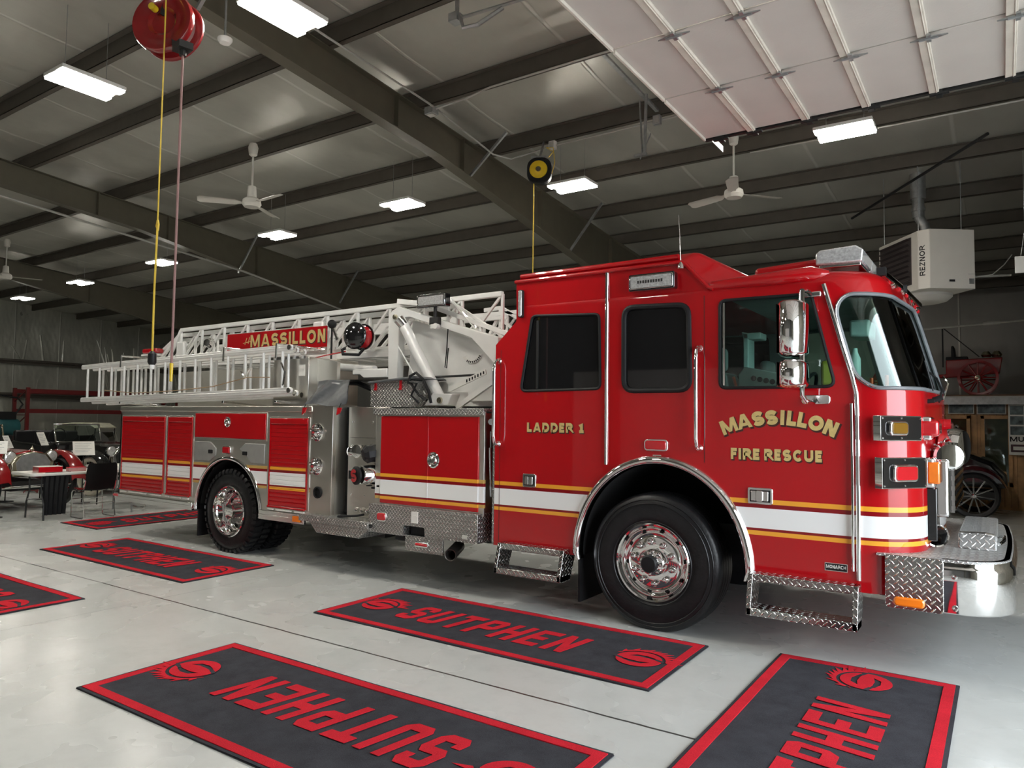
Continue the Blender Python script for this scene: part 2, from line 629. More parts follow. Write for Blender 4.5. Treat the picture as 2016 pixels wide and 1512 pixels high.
def poly_geo(loops, ext=.0015):
    cu = bpy.data.curves.new('p', 'CURVE')
    cu.dimensions = '2D'
    cu.fill_mode = 'BOTH'
    cu.extrude = ext
    for lp in loops:
        sp = cu.splines.new('POLY')
        sp.points.add(len(lp) - 1)
        for i, p in enumerate(lp):
            sp.points[i].co = (p[0], p[1], 0, 1)
        sp.use_cyclic_u = True
    return curve_mesh(cu)

def place(mb, geo, org, xd, yd, sx=1., sy=1., shear=0.):
    """put flat XY geometry on a plane"""
    org, xd, yd = Vector(org), Vector(xd).normalized(), Vector(yd).normalized()
    nz = xd.cross(yd)
    vs, fs = geo
    mb.add([org + xd * (v.x * sx + v.y * shear) + yd * v.y * sy + nz * v.z for v in vs], fs, False)
    return mb
# ================================================================== the hall
def zroof(y):           # underside of the purlins, 1:12 slope from the ridge
    return 6.0 - .0833 * y if y > -6 else 6.5 + .0833 * (y + 6)

def floor_mat():
    m, n, l, b = _mat('grey_epoxy_floor')
    x = NX(m.node_tree)
    co = x.coord()
    X, Y, Z = x.xyz(co)
    f1 = x.noise(co, .5, 4, .6)
    f2 = x.noise(co, 1.6, 3, .5, sc3=(.5, 1, 1))
    col = x.mix(x.ramp(f2, ((.2, 0), (.85, 1))), (.55, .57, .55), (.63, .65, .63))
    col = x.mix(x.ramp(f1, ((.3, 0), (.75, .3))), col, (.56, .56, .52))
    spots = x.ramp(x.noise(co, 5, 5, .7), ((.45, 0), (.95, .22)))
    col = x.mix(spots, col, (.22, .22, .20))
    wob = x.m('MULTIPLY', x.m('SUBTRACT', x.noise(co, 3, 3), .5), .02)
    jy = x.m('LESS_THAN', x.m('ABSOLUTE', x.m('ADD', x.m('ADD', Y, 1.69), wob)), .009)
    jx = x.m('LESS_THAN', x.m('ABSOLUTE', x.m('ADD', x.m('ADD', X, 4.06), wob)), .004)
    jx2 = x.m('LESS_THAN', x.m('ABSOLUTE', x.m('ADD', x.m('ADD', X, 9.1), wob)), .004)
    jy2 = x.m('LESS_THAN', x.m('ABSOLUTE', x.m('ADD', x.m('ADD', Y, -4.3), wob)), .006)
    j2 = x.m('MULTIPLY', x.m('MAXIMUM', jx, jx2), .45)
    j = x.m('MAXIMUM', x.m('MAXIMUM', x.m('MULTIPLY', jy, 1.0), x.m('MULTIPLY', jy2, .8)), j2)
    col = x.mix(j, col, (.05, .05, .045))
    l.new(col, b.inputs['Base Color'])
    l.new(x.ramp(x.noise(co, 1.4, 3, .5), ((.2, .20), (.8, .34))), b.inputs['Roughness'])
    h = x.m('ADD', x.m('MULTIPLY', x.noise(co, 1.1, 1), .5), x.m('MULTIPLY', x.noise(co, 14, 2), .03))
    l.new(x.bump(h, .02, .35), b.inputs['Normal'])
    return m
M['floor'] = floor_mat()

def foil_mat(name, along, seam, col=(.54, .53, .475), rough=.42, dark=.8, bumpd=.05, metal=.5):
    """faced insulation: satin foil, slack between fixings, a taped seam every few feet"""
    m, n, l, b = _mat(name)
    x = NX(m.node_tree)
    co = x.coord()
    s_ = x.xyz(co)[along]
    fr = x.m('ABSOLUTE', x.m('SUBTRACT', x.m('FRACT', x.m('DIVIDE', s_, seam)), .5))
    line = x.ramp(fr, ((0, 0), (.482, 0), (.492, 1), (.5, 1)))
    sc = (1, .5, .5) if along == 0 else (.5, 1, .5)
    f = x.noise(co, 1.6, 4, .6, sc3=sc)
    c = x.mix(x.ramp(f, ((.3, 0), (.75, 1))), tuple(v * dark for v in col), col)
    c = x.mix(x.m('MULTIPLY', line, .6), c, (.72, .71, .66))
    l.new(c, b.inputs['Base Color'])
    b.inputs['Metallic'].default_value = metal
    l.new(x.ramp(f, ((.3, rough * .8), (.7, rough * 1.2))), b.inputs['Roughness'])
    h = x.m('ADD', x.m('MULTIPLY', x.noise(co, 1.1, 3, .6, sc3=sc), 1.), x.m('MULTIPLY', x.noise(co, 26, 2, .5, sc3=(1, .4, 1)), .015))
    h = x.m('ADD', h, x.m('MULTIPLY', line, .12))
    l.new(x.bump(h, bumpd), b.inputs['Normal'])
    return m
M['foil_roof'] = foil_mat('roof_insulation_foil', 0, 1.83)
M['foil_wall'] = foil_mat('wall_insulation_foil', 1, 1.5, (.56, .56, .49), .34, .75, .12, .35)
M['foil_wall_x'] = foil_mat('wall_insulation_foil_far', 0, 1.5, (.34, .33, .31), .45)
M['beam'] = pbr('olive_brown_primer', (.105, .094, .066), .55, var=.06)
M['purlin'] = pbr('dark_brown_primer', (.085, .073, .058), .6, var=.1)
M['wall_low'] = pbr('pale_wall_liner', (.40, .38, .37), .6, var=.05)

XW, XE, YN, YF = -27.0, 5.3, -8.0, 15.0
mb = MB().box(XW, XE, YN, YF, -.15, 0)
struct(mb.build('floor', 'floor'))

# roof insulation sags a little between purlins: a grid across y
rows = []
ys = [YN + (YF - YN) * i / 240 for i in range(241)]
PY = [-5.9, -4.45, -2.9, -1.0, .15, 1.75, 3.4, 4.95, 6.5, 8.05, 9.6, 11.15, 12.7, 14.2]
for yy in ys:
    d = min(abs(yy - p) for p in PY)
    sag = .035 * min(1, d / .7) ** .7
    z = zroof(yy) + .21 - sag
    rows.append([(XW + (XE - XW) * k / 24, yy, z) for k in range(25)])
mb = MB().grid(rows)
rows2 = [[(p[0], p[1], p[2] + .15) for p in r_] for r_ in rows]
mb.grid(rows2, flip=True)
struct(mb.build('ceiling', 'foil_roof', fix=False, angle=60))

# walls
mb = MB().box(XW - .2, XW, YN, YF, 0, 6.9)
struct(mb.build('wall_left', 'foil_wall'))
mb = MB().box(XW, XE, YF, YF + .2, 0, 6.9)
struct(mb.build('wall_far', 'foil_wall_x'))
def wall_with_hole(name, axis, c, t, a0, a1, h0, h1, zt, mat):
    mb = MB()
    z = 6.9
    for p0, p1, z0, z1 in ((a0, h0, 0, z), (h1, a1, 0, z), (h0, h1, zt, z)):
        if axis == 'x': mb.box(c, c + t, p0, p1, z0, z1)
        else: mb.box(p0, p1, c, c + t, z0, z1)
    return struct(mb.build(name, mat))
wall_with_hole('wall_right', 'x', XE, .2, YN, YF, -3.95, .1, 4.2, 'foil_wall')
MB().box(XW, XE, YN - .2, YN, 0, 6.9).build('wall_near', pbr('near_wall_liner', (.10, .10, .095), .7))['kind'] = 'structure'
MB().box(3.4, XE, 4.6, 4.7, 0, 5.5).build('wall_light_baffle', 'steel_dark')['kind'] = 'structure'  # unseen baffle added to keep doorway daylight off the back area
# pale liner board on the lower near wall (seen only as a reflection in the red paint)
mb = MB().box(-5.2, 1.6, YN, YN + .03, 0, 2.7)
struct(mb.build('trim_1', 'wall_low'))
# concrete apron outside the openings
mb = MB().box(XE + .2, 40, -30, 20, -.15, -.02).box(-20, XE + .2, -12, YN - .2, -.15, -.02)
struct(mb.build('trim_2', pbr('outside_concrete', (.42, .42, .40), .8)))

# girts on the left end wall
for i, z in enumerate((2.35, 3.55)):
    mb = MB().box(XW, XW + .2, YN, YF, z - .01, z + .01).box(XW + .18, XW + .2, YN, YF, z - .09, z + .09)
    struct(mb.build('trim_%d' % (3 + i), 'purlin'))
# pleats of slack insulation on the left wall
mb = MB()
random.seed(3)
for i in range(46):
    y = random.uniform(4.2, 13)
    z0 = random.choice((3.66, 2.45, .6))
    h = random.uniform(.4, 1.0)
    dx = random.uniform(.02, .06)
    dy = random.uniform(-.35, .12)
    mb.add([(XW + .005, y - .05, z0), (XW + dx, y, z0 + .02), (XW + .005, y + .05, z0),
            (XW + .005, y + dy - .03, z0 + h), (XW + dx * .6, y + dy, z0 + h), (XW + .005, y + dy + .03, z0 + h)],
           [(0, 1, 4, 3), (1, 2, 5, 4)])
struct(mb.build('trim_5', 'foil_wall', fix=False))

# steel frames (tapered rafters) and purlins
n_tr = 6
def frame(x):
    global n_tr
    w, fl = .012, .09
    # web: straight to the haunch, then deepening to the eave; flanges top and bottom
    pts_top = [(-7.9, zroof(-7.9)), (-6, zroof(-6)), (YF - .1, zroof(YF - .1))]
    bot = [(-7.9, zroof(-7.9) - .5), (-6, zroof(-6) - .40), (2.2, zroof(2.2) - .47), (8.2, zroof(8.2) - .95), (YF - .5, zroof(YF) - 1.35)]
    mb = MB()
    web = pts_top + bot[::-1]
    mb.prism(web, 'x', x - w / 2, x + w / 2)
    def flange(line, zt):
        for a, b in zip(line[:-1], line[1:]):
            mb.add([(x - fl, a[0], a[1]), (x + fl, a[0], a[1]), (x + fl, b[0], b[1]), (x - fl, b[0], b[1]),
                    (x - fl, a[0], a[1] + zt), (x + fl, a[0], a[1] + zt), (x + fl, b[0], b[1] + zt), (x - fl, b[0], b[1] + zt)],
                   [(0, 1, 2, 3), (7, 6, 5, 4), (0, 4, 5, 1), (1, 5, 6, 2), (2, 6, 7, 3), (3, 7, 4, 0)])
    flange(pts_top, -.012)
    flange(bot, .012)
    def zb(y):
        for a, b in zip(bot[:-1], bot[1:]):
            if a[0] <= y <= b[0]:
                return a[1] + (b[1] - a[1]) * (y - a[0]) / (b[0] - a[0])
    for y in (-3.0, 1.35, 2.75, 4.9, 7.6):
        mb.box(x - fl + .01, x + fl - .01, y - .006, y + .006, zb(y) + .01, zroof(y) - .01)
    # columns
    mb.box(x - .1, x + .1, YF - .5, YF - .1, 0, zroof(YF) - .1).box(x - .1, x + .1, -7.95, -7.6, 0, 6.2)
    o = mb.build('trim_%d' % n_tr, 'beam')
    struct(o)
    n_tr += 1
for x in (-19.5, -11.85, -4.2, 3.45):
    frame(x)
for y in PY:
    z = zroof(y)
    # zed section purlin
    mb = MB().box(XW, XE, y - .004, y + .004, z, z + .2).box(XW, XE, y - .004, y + .075, z, z + .006).box(XW, XE, y - .075, y + .004, z + .194, z + .2)
    mb.box(XW, XE, y + .069, y + .075, z, z + .022)
    struct(mb.build('trim_%d' % n_tr, 'purlin'))
    n_tr += 1
# flange braces from purlins down to the rafters
for x, y in ((-4.2, 2.9), (-4.2, 5.9), (-11.85, 4.4), (-11.85, 7.4), (-4.2, -1.5)):
    mb = MB().bar((x + .08, y, zroof(y) - (.5 if y < 4 else .75)), (x + .72, y, zroof(y) + .02), .035, .035)
    struct(mb.build('trim_%d' % n_tr, 'galv'))
    n_tr += 1
# thin sprinkler pipe under the second frame
mb = MB().tube([(-11.65, -6, zroof(-6) - .62), (-11.65, 4.5, zroof(4.5) - .72), (-11.65, 13.5, zroof(13.5) - 1.42)], .022, 8)
struct(mb.build('trim_%d' % n_tr, 'conduit')); n_tr += 1

# ------------------------------------------------------------------ overhead sectional door, run back flat under the roof
M['door_panel'] = pbr('white_door_panel', (.58, .535, .49), .5, var=.03, nscale=3, bump=.001)
M['door_rib'] = pbr('cream_door_stile', (.66, .60, .52), .45)
DZ = 4.0
door = struct(thing('door_1', None, None))
ynear = [.31, -.57, -1.41, -2.25, -3.1, -3.95]
dx0, dx1 = .31, 4.6
for i in range(5):
    y1, y0 = ynear[i], ynear[i + 1]
    pm = MB().box(dx0, dx1, y0 + .006, y1 - .006, DZ, DZ + .045)
    p = pm.build('door_panel', 'door_panel', door, bevel=.004)
    xs = [.31, .70, 1.11, 1.53, 1.96, 2.40, 2.84, 3.28, 3.72, 4.16, 4.56]
    sm = MB()
    for k, xx in enumerate(xs):
        w = .018 if k in (0, len(xs) - 1) else .03
        sm.box(xx - w + (.018 if k == 0 else 0), xx + w, y0 + .012, y1 - .012, DZ - .022, DZ + .001)
        if 0 < k < len(xs) - 1:
            sm.box(xx + .012, xx + .02, y0 + .02, y1 - .02, DZ - .027, DZ - .02)
    st = sm.build('stile', 'door_rib', p, bevel=.003)
for i in range(1, 6):
    for xx in (.72, 1.13, 1.56, 1.99, 2.43, 2.87, 3.31, 3.75, 4.19):
        yy = ynear[i] if i < 6 else 0
        hm = MB().prism([(xx - .1, yy), (xx - .03, yy + .018), (xx + .03, yy + .018), (xx + .1, yy), (xx + .03, yy - .018), (xx - .03, yy - .018)], 'z', DZ - .034, DZ - .026)
        hm.cyl((xx - .05, yy, DZ - .035), (xx + .05, yy, DZ - .035), .008, n=8).box(xx - .012, xx + .012, yy - .045, yy + .045, DZ - .036, DZ - .024)
        hm.build('hinge', 'galv', door)
# leading edge strip with bolts and end brackets
em = MB().box(dx0, dx1, .315, .35, DZ - .01, DZ + .05)
for xx in (.45, .72, 1.13, 1.56, 1.99, 2.43, 2.87, 3.31):
    em.box(xx - .06, xx + .06, .29, .325, DZ - .034, DZ - .02).box(xx - .02, xx + .02, .3, .36, DZ - .04, DZ)
em.build('edge_strip', 'steel_dark', door)
tm = MB()
for xx in (dx0 + .0, dx1 + .05):
    tm.box(xx - .006, xx + .0, -7.9, .8, DZ + .05, DZ + .1).box(xx - .03, xx, -7.9, .8, DZ + .1, DZ + .104)
tm.build('track', 'galv', door)
# hanger straps between purlins and track
hg = MB()
hg.bar((.28, -.55, 4.1), (.05, -1.0, 6.05), .035, .008).bar((.28, .6, 4.1), (.1, .15, 5.95), .03, .008)
hg.bar((-1.44, 1.76, 5.92), (-1.38, 3.35, 5.76), .05, .03).bar((-1.45, 2.95, 5.76), (-1.40, 2.92, 5.02), .035, .012).bar((-1.34, 2.90, 5.80), (-1.36, 2.90, 5.02), .03, .03)
hg.bar((-1.30, 2.95, 5.30), (-1.42, 2.90, 4.98), .03, .012).bar((-1.50, 2.90, 5.03), (-1.33, 2.90, 5.03), .04, .03)
hg.build('hanger_strap', 'galv', door)

# bracket of a second door track at the top edge of the view
t = struct(thing('door_2', None, None))
hb = MB().bar((-1.86, -.28, 5.42), (-1.80, -.35, 6.05), .05, .012).bar((-1.84, -.30, 5.40), (-1.25, -.02, 5.55), .04, .012).tube([(-1.80, -.32, 5.42), (-1.72, -.36, 5.25), (-1.60, -.30, 5.27), (-1.45, -.12, 5.47)], .02, 6).box(-1.90, -1.80, -.36, -.26, 5.36, 5.44)
hb.build('track_bracket', 'galv', t)

# ------------------------------------------------------------------ conduits and boxes
def tagged(o, *a, **k):
    return tag(o, *a, **k)
def conduit(pts, label, r=.013, mat='conduit'):
    o = MB().tube(pts, r, 8).build('conduit_pipe', mat)
    return tag(o, label, 'pipe')
A = conduit([(-3.3, -6, 5.72), (-3.45, -1.0, 5.66), (-3.55, 1.3, 5.60), (-3.75, 2.95, 5.52)],
            'white conduit running down the roof beside the main rafter')
t = thing('junction_box', 'grey junction box where the conduits meet on the roof', 'electrical box', (-3.62, 1.42, 5.56))
MB().box(-.07, .07, -.06, .06, -.04, .05).build('enclosure', 'galv', t, bevel=.006)
MB().box(-.05, .05, -.045, .045, -.05, -.04).build('cover_plate', 'conduit', t)
conduit([(-3.55, 1.42, 5.58), (-3.2, 1.6, 5.70), (-2.9, 1.68, 5.80), (.2, 1.68, 5.80), (4, 1.68, 5.80)],
        'white conduit clipped along the purlin above the cab')
conduit([(-3.75, 2.95, 5.52), (-3.6, 3.2, 5.5), (-2.95, 3.32, 5.60), (.2, 3.32, 5.62), (4, 3.32, 5.62)],
        'thin conduit feeding the yellow and black cord reel')
conduit([(-.6, 4.86, 5.52), (5.2, 4.86, 5.52)], 'pale conduit along the purlin over the ceiling fan on the right')
for xx, yy, lb in ((-2.95, 3.30, 'white outlet box above the yellow and black cord reel'), (-1.35, 3.28, 'small square outlet box on the purlin left of the track straps')):
    t = thing('outlet_box', lb, 'electrical box', (xx, yy, 5.60))
    MB().box(-.05, .05, -.04, .03, -.06, .06).build('enclosure', 'galv' if xx > -2 else 'white', t, bevel=.005)
    MB().box(-.035, .035, -.046, -.04, -.045, .045).build('cover_plate', 'conduit', t)

# ------------------------------------------------------------------ LED high-bay fixtures
def make_light(name='ceiling_light'):
    t = thing(name, 'x', 'light', group='twin strip LED lights under the roof')
    MB().box(-.31, .31, -.2, .2, .02, .06).box(-.12, .12, -.08, .08, .06, .10).build('housing', 'white', t, bevel=.006)
    for sy in (-1, 1):
        MB().box(-.30, .30, sy * .135 - .055, sy * .135 + .055, .0, .02).build('light_strip', 'led', t)
    for sx in (-1, 1):
        MB().cyl((sx * .2, 0, .06), (sx * .2, 0, .75), .003, n=5).build('hanging_wire', 'galv', t)
    return t
L0 = make_light()
lights = [(-2.58, -1.68, 5.0, 90, 'LED light above the red hose reel, nearest to the camera'),
          (-5.35, -1.93, 5.0, 90, 'LED light left of the red hose reel'),
          (.88, 3.42, 5.0, 0, 'LED light just below the edge of the raised white door'),
          (-2.72, 3.47, 5.0, 0, 'LED light right of the yellow and black cord reel'),
          (-5.42, 2.85, 5.0, 0, 'LED light between the two nearer ceiling fans, left of the rafter'),
          (-8.70, 3.05, 5.0, 0, 'LED light directly below the ceiling fan with the long rod'),
          (-12.87, 3.25, 5.0, 0, 'LED light behind the hanging yellow cord'),
          (-17.0, 3.5, 5.0, 0, 'LED light between the yellow cord and the far left fan'),
          (-21.1, 3.85, 5.0, 0, 'farthest LED light, near the left end wall'),
          (-9.9, -1.35, 5.0, 0, 'LED light cut by the left edge of the photo'),
          (.9, -1.8, 5.1, 90, 'added LED light, out of view, above the front of the mats past the door panel'),  # this and the three below: unseen fixtures added to light the hall
          (-2.6, -5.6, 5.1, 90, 'added LED light, out of view, over the floor behind the camera'),
          (-8.0, -5.6, 5.1, 90, 'added LED light, out of view, over the left floor behind the camera'),
          (-15., -3.5, 5.0, 90, 'added LED light, out of view, over the far left aisle')]
for i, (x, y, z, rz, lb) in enumerate(lights):
    if i == 0:
        L0.location = (x, y, z); L0.rotation_euler = (0, 0, R(rz)); L0['label'] = lb
    else:
        dup(L0, (x, y, z), R(rz), lb)
t = thing('smoke_detector', 'small white round detector on the roof beside the first rafter', 'detector', (-4.0, -1.27, 5.4))
MB().lathe([(.07, .0), (.07, .02), (.05, .05), (0, .055)], (0, 0, 0), (0, 0, -1), 20).build('cap', 'white', t)
MB().cyl((0, 0, 0), (0, 0, .5), .012, n=8).build('stem', 'galv', t)

# ------------------------------------------------------------------ ceiling fans
def make_fan():
    t = thing('ceiling_fan', 'x', 'ceiling fan', group='white three blade ceiling fans')
    MB().lathe([(.05, .86), (.07, .80), (.055, .70), (.03, .68)], (0, 0, 0), (0, 0, 1), 16).build('canopy', 'fan_white', t)
    MB().cyl((0, 0, .2), (0, 0, .70), .014, n=10).build('downrod', 'fan_white', t)
    MB().lathe([(.03, .26), (.055, .25), (.065, .10), (.12, .06), (.13, 0), (.10, -.04), (0, -.05)], (0, 0, 0), (0, 0, 1), 24).build('motor', 'fan_white', t)
    for k in range(3):
        a = R(120 * k)
        d = Vector((math.cos(a), math.sin(a), 0)); s_ = Vector((-math.sin(a), math.cos(a), 0)); u = Vector((0, 0, 1))
        rows = []
        for j, (r_, w) in enumerate(((.10, .03), (.17, .035), (.22, .065), (.5, .075), (.66, .078), (.70, .05))):
            z = .02 - .02 * r_
            rows.append([d * r_ + s_ * w + u * (z + w * .25), d * r_ + u * (z + .012), d * r_ - s_ * w + u * (z - w * .25)])
        bm_ = MB().grid(rows)
        bm_.grid([[p - u * .006 for p in r_] for r_ in rows], flip=True)
        bm_.build('blade', 'fan_white', t, fix=False)
    return t
f0 = make_fan()
fans = [(-6.3, .75, 4.62, 114, 'white ceiling fan left of centre, hanging over the aerial ladder'),
        (-.62, 4.15, 4.72, 45, 'white ceiling fan on the right, over the fire truck cab'),
        (-16.1, 1.5, 4.72, 60, 'small distant ceiling fan at the left edge')]
for i, (x, y, z, a, lb) in enumerate(fans):
    if i == 0:
        f0.location = (x, y, z); f0.rotation_euler = (0, 0, R(a)); f0['label'] = lb
    else:
        dup(f0, (x, y, z), R(a), lb)

# ------------------------------------------------------------------ red hose reel and yellow cord, black cord reel
t = thing('hose_reel', 'large red enamelled hose reel hung from the roof, hose dangling', 'hose reel', (-2.86, -2.5, 4.6), R(-10))
dr = (.75, -1, .10)
MB().lathe([(.0, .0), (.09, .0), (.115, .02), (.175, .02), (.19, .03), (.232, .03), (.24, .015), (.24, -.015), (.23, -.025), (.115, -.025)], (.03, -.05, 0), dr, 40).build('near_flange', 'oldred', t)
MB().lathe([(0, 0), (.23, 0), (.24, -.01), (.24, -.03), (.23, -.04), (0, -.04)], (-.03, .04, 0), dr, 40).build('far_flange', 'red_dark', t)
MB().lathe([(.18, 0), (.18, .10)], (-.04, .06, 0), dr, 32).build('hose_coil', 'hose', t)
MB().cyl((.0, -.10, .09), (.03, -.14, .09), .026, n=16).build('yellow_hub_label', 'yellow', t)
MB().bar((.03, -.05, .05), (.0, .0, .42), .05, .012).bar((.0, .0, .42), (0, 0, 1.5), .04, .03).build('hanging_bracket', 'black', t)
MB().box(.22, .35, -.05, .05, -.29, -.24).cyl((.29, 0, -.24), (.29, 0, -.33), .025, n=10).bar((.12, 0, -.17), (.26, 0, -.26), .05, .04).build('roller_guide', 'steel_dark', t)
MB().tube([(.29, 0, -.3), (.29, 0, -1.3), (.29, 0, -2.57)], .009, 8).build('hanging_hose', 'hose', t)
MB().cyl((.29, 0, -2.57), (.29, 0, -2.70), .013, .010, n=10).build('hose_fitting', 'yellow', t)
t = thing('drop_cord', 'long yellow drop cord hanging in front of the red reel', 'cord', (-2.735, -2.60, 4.85))
MB().tube([(0, 0, 1.6), (0, 0, .1), (.0, .0, -1.8)], .006, 6).build('upper_cord', 'yellow_cord', t)
MB().tube([(0, 0, -1.78), (.012, 0, -1.81), (.006, 0, -1.85), (-.01, 0, -1.82), (0, 0, -1.78)], .009, 6).tube([(0, 0, -1.84), (-.01, 0, -2.3), (-.005, 0, -2.75)], .008, 6).build('lower_cord', 'yellow_cord', t)
MB().lathe([(.01, .0), (.028, -.02), (.03, -.08), (.02, -.1)], (-.005, 0, -2.73), (0, 0, 1), 12).build('plug_socket', 'black', t)
MB().lathe([(.02, .0), (.018, -.03), (0, -.032)], (-.005, 0, -2.83), (0, 0, 1), 12).build('socket_face', 'white', t)
t = thing('cord_reel', 'black cord reel with a yellow disc, hung from a purlin', 'cord reel', (-2.95, 2.95, 5.13), R(25))
MB().prism(rrect(-.17, .17, -.19, .17, .13, 6), 'y', -.06, .06).build('housing', 'black', t, bevel=.012)
MB().lathe([(0, .075), (.05, .075), (.06, .07), (.12, .07), (.125, .06), (.125, .05)], (-.01, 0, .0), (0, -1, 0), 32).build('yellow_disc', 'yellow', t)
MB().lathe([(0, .085), (.035, .085), (.04, .075)], (-.01, 0, .0), (0, -1, 0), 20).build('hub_cap', 'brass', t)
MB().box(-.12, .1, -.03, .03, .16, .2).bar((0, 0, .18), (0, .5, .60), .03, .02).build('mount_bracket', 'galv', t)
MB().tube([(.12, 0, .18), (.19, 0, .26), (.08, .1, .36), (.18, .05, .34), (.21, 0, .1), (.17, 0, -.05)], .006, 6).build('supply_cable', 'yellow_cord', t)
MB().tube([(-.08, 0, -.17), (-.08, 0, -2.6)], .009, 6).build('drop_line', 'yellow_cord', t)

# ------------------------------------------------------------------ unit heater with flue, black pole
t = thing('unit_heater', 'beige box shaped unit heater hanging from the roof at right', 'heater', (1.42, 6.32, 4.05), R(36))
hw, hd, hh = .76, 1.16, .43
# local x along the front face, y along the louvred side
MB().box(.0, hw, .12, hd, -hh, hh).build('cabinet', 'heater', t, bevel=.012)
MB().prism([(0, .12), (.1, 0), (hw, 0), (hw, .12)], 'z', -hh, hh).build('front_panel', 'heater', t, bevel=.008)
lv = MB().box(-.012, 0, .28, 1.1, -hh + .1, hh - .06)
lv.build('louvre_frame', 'heater_fin', t)
lm = MB()
for k in range(9):
    z = -hh + .15 + k * .078
    lm.bar((-.03, .3, z), (-.03, 1.08, z + .0), .05, .006, up=(.5, 0, 1))
lm.build('louvre_fins', 'heater_fin', t)
bd = MB()
place(bd, text_geo('REZNOR', .075, .2, .3), (.035, .0755, -.02), (0, 0, 1), Vector((-.5, .6, 0)), 1, 1)
bd.build('brand_lettering', 'black', t)
MB().lathe([(0, 0), (.37, 0), (.37, .04), (.30, .10), (.22, .12), (0, .13)], (.38, .60, -hh), (0, 0, -1), 32).build('bottom_fan_guard', 'heater', t)
MB().box(.38, .46, -.006, 0, -.33, -.30).build('display', 'black', t)
MB().box(.67, .74, -.004, 0, -.36, -.28).box(.66, .75, -.004, 0, -.22, -.215).build('vent_slots', 'galv', t)
fl = MB()
for a, b, r_ in (((.55, .75, hh), (.52, .8, hh + .28), .07), ((.52, .8, hh + .27), (.46, .85, hh + .42), .07), ((.46, .85, hh + .40), (.46, .85, hh + .8), .085), ((.46, .85, hh + .5), (.46, .85, hh + .56), .10), ((.46, .85, hh + .7), (.46, .85, hh + 1.3), .11)):
    fl.cyl(a, b, r_, n=20)
fl.build('flue_pipe', 'galv', t)
rd = MB()
for px_, py_ in ((.06, .2), (.06, 1.1), (.7, .2), (.7, 1.1)):
    rd.cyl((px_, py_, hh), (px_, py_, hh + 1.1), .006, n=6)
rd.build('hanger_rod', 'galv', t)
MB().tube([(hw, .1, -.25), (hw + .25, .0, -.22), (hw + .5, .1, -.05), (hw + .62, .1, .1)], .008, 6).tube([(hw, .2, -.22), (hw + .6, .1, -.2)], .016, 8).build('gas_and_power_line', 'conduit', t)
t = thing('placard', 'pale placard hanging at the right edge beside the heater', 'sign', (2.52, 6.55, 3.85), R(10))
MB().box(-.02, .3, 0, .02, -.09, .14).build('board', 'paper', t, bevel=.004)
MB().tube([(0.05, .01, .14), (.1, .01, .5), (.1, .01, 1.6)], .004, 6).build('wire', 'galv', t)
t = thing('support_pole', 'long black pole slanting under the roof above the heater', 'pole', (0, 0, 0))
o = MB().tube([(.30, 7.6, 5.1), (2.235, 4.6, 5.1)], .02, 8).build('pole', 'black', t)
# ================================================================== the fire truck (x forward, near side at y = 0)
truck = thing('fire_truck', 'red and silver ladder fire truck, MASSILLON lettering, parked behind the mats', 'fire truck', (0, 0, 0))
TW = 2.45
def sback(z):
    return .27 * max(0, z - 1.88)
def cab_line(z, inset=0., xr=None, n=14):
    """plan outline of the cab at height z, near rear -> front -> far rear"""
    s_ = sback(z)
    if xr is None:
        xr = -1.56
        if z > 2.35: xr = -1.56 + min(1, (z - 2.35) / .205) * .225
    xr += inset
    xc, xf = 1.47 - s_, 1.875 - s_ - inset
    y0 = inset
    ax, ay = xf - xc, .42 - inset * .3
    pts = []
    for k in range(24):
        pts.append((xr + (xc - xr) * k / 24, y0))
    for k in range(n + 1):
        a = PI / 2 * k / n
        e = 2 / 2.3
        pts.append((xc + ax * math.sin(a) ** e, y0 + ay * (1 - math.cos(a) ** e)))
    for k in range(1, 9):
        t = k / 8
        y = y0 + ay + (TW / 2 - y0 - ay) * t
        pts.append((xf + .055 * math.sin(t * PI / 2), y))
    far = [(p[0], TW - p[1]) for p in pts[::-1][1:]]
    return pts + far

def loft(levels, mb):
    rows = [[(x, y, z) for x, y in cab_line(z, ins, xr)] for z, ins, xr in levels]
    n = len(rows[0])
    vs = [p for r_ in rows for p in r_]
    fs = []
    m = len(rows)
    for i in range(m - 1):
        for k in range(n):
            k2 = (k + 1) % n
            fs.append((i * n + k, i * n + k2, (i + 1) * n + k2, (i + 1) * n + k))
    fs.append(tuple(range(n))[::-1])
    fs.append(tuple((m - 1) * n + k for k in range(n)))
    return mb.add(vs, fs)

cab_mb = loft([(.52, .0, None), (.9, 0, None), (1.3, 0, None), (1.88, 0, None), (2.2, 0, None), (2.35, 0, None), (2.555, 0, None), (2.66, 0, None),
               ] + [(2.66 + .09 * math.sin(R(a)), .09 * (1 - math.cos(R(a))), None) for a in range(9, 91, 9)], MB())
cab = cab_mb.build('cab_shell', ['cab_paint', 'cab_grey', 'well'], truck)
# interior cavity
inner = loft([(1.42, .06, -1.45), (1.88, .06, -1.45), (2.3, .06, -1.3), (2.62, .07, -1.2)], MB()).build('cut', ['cab_grey'])
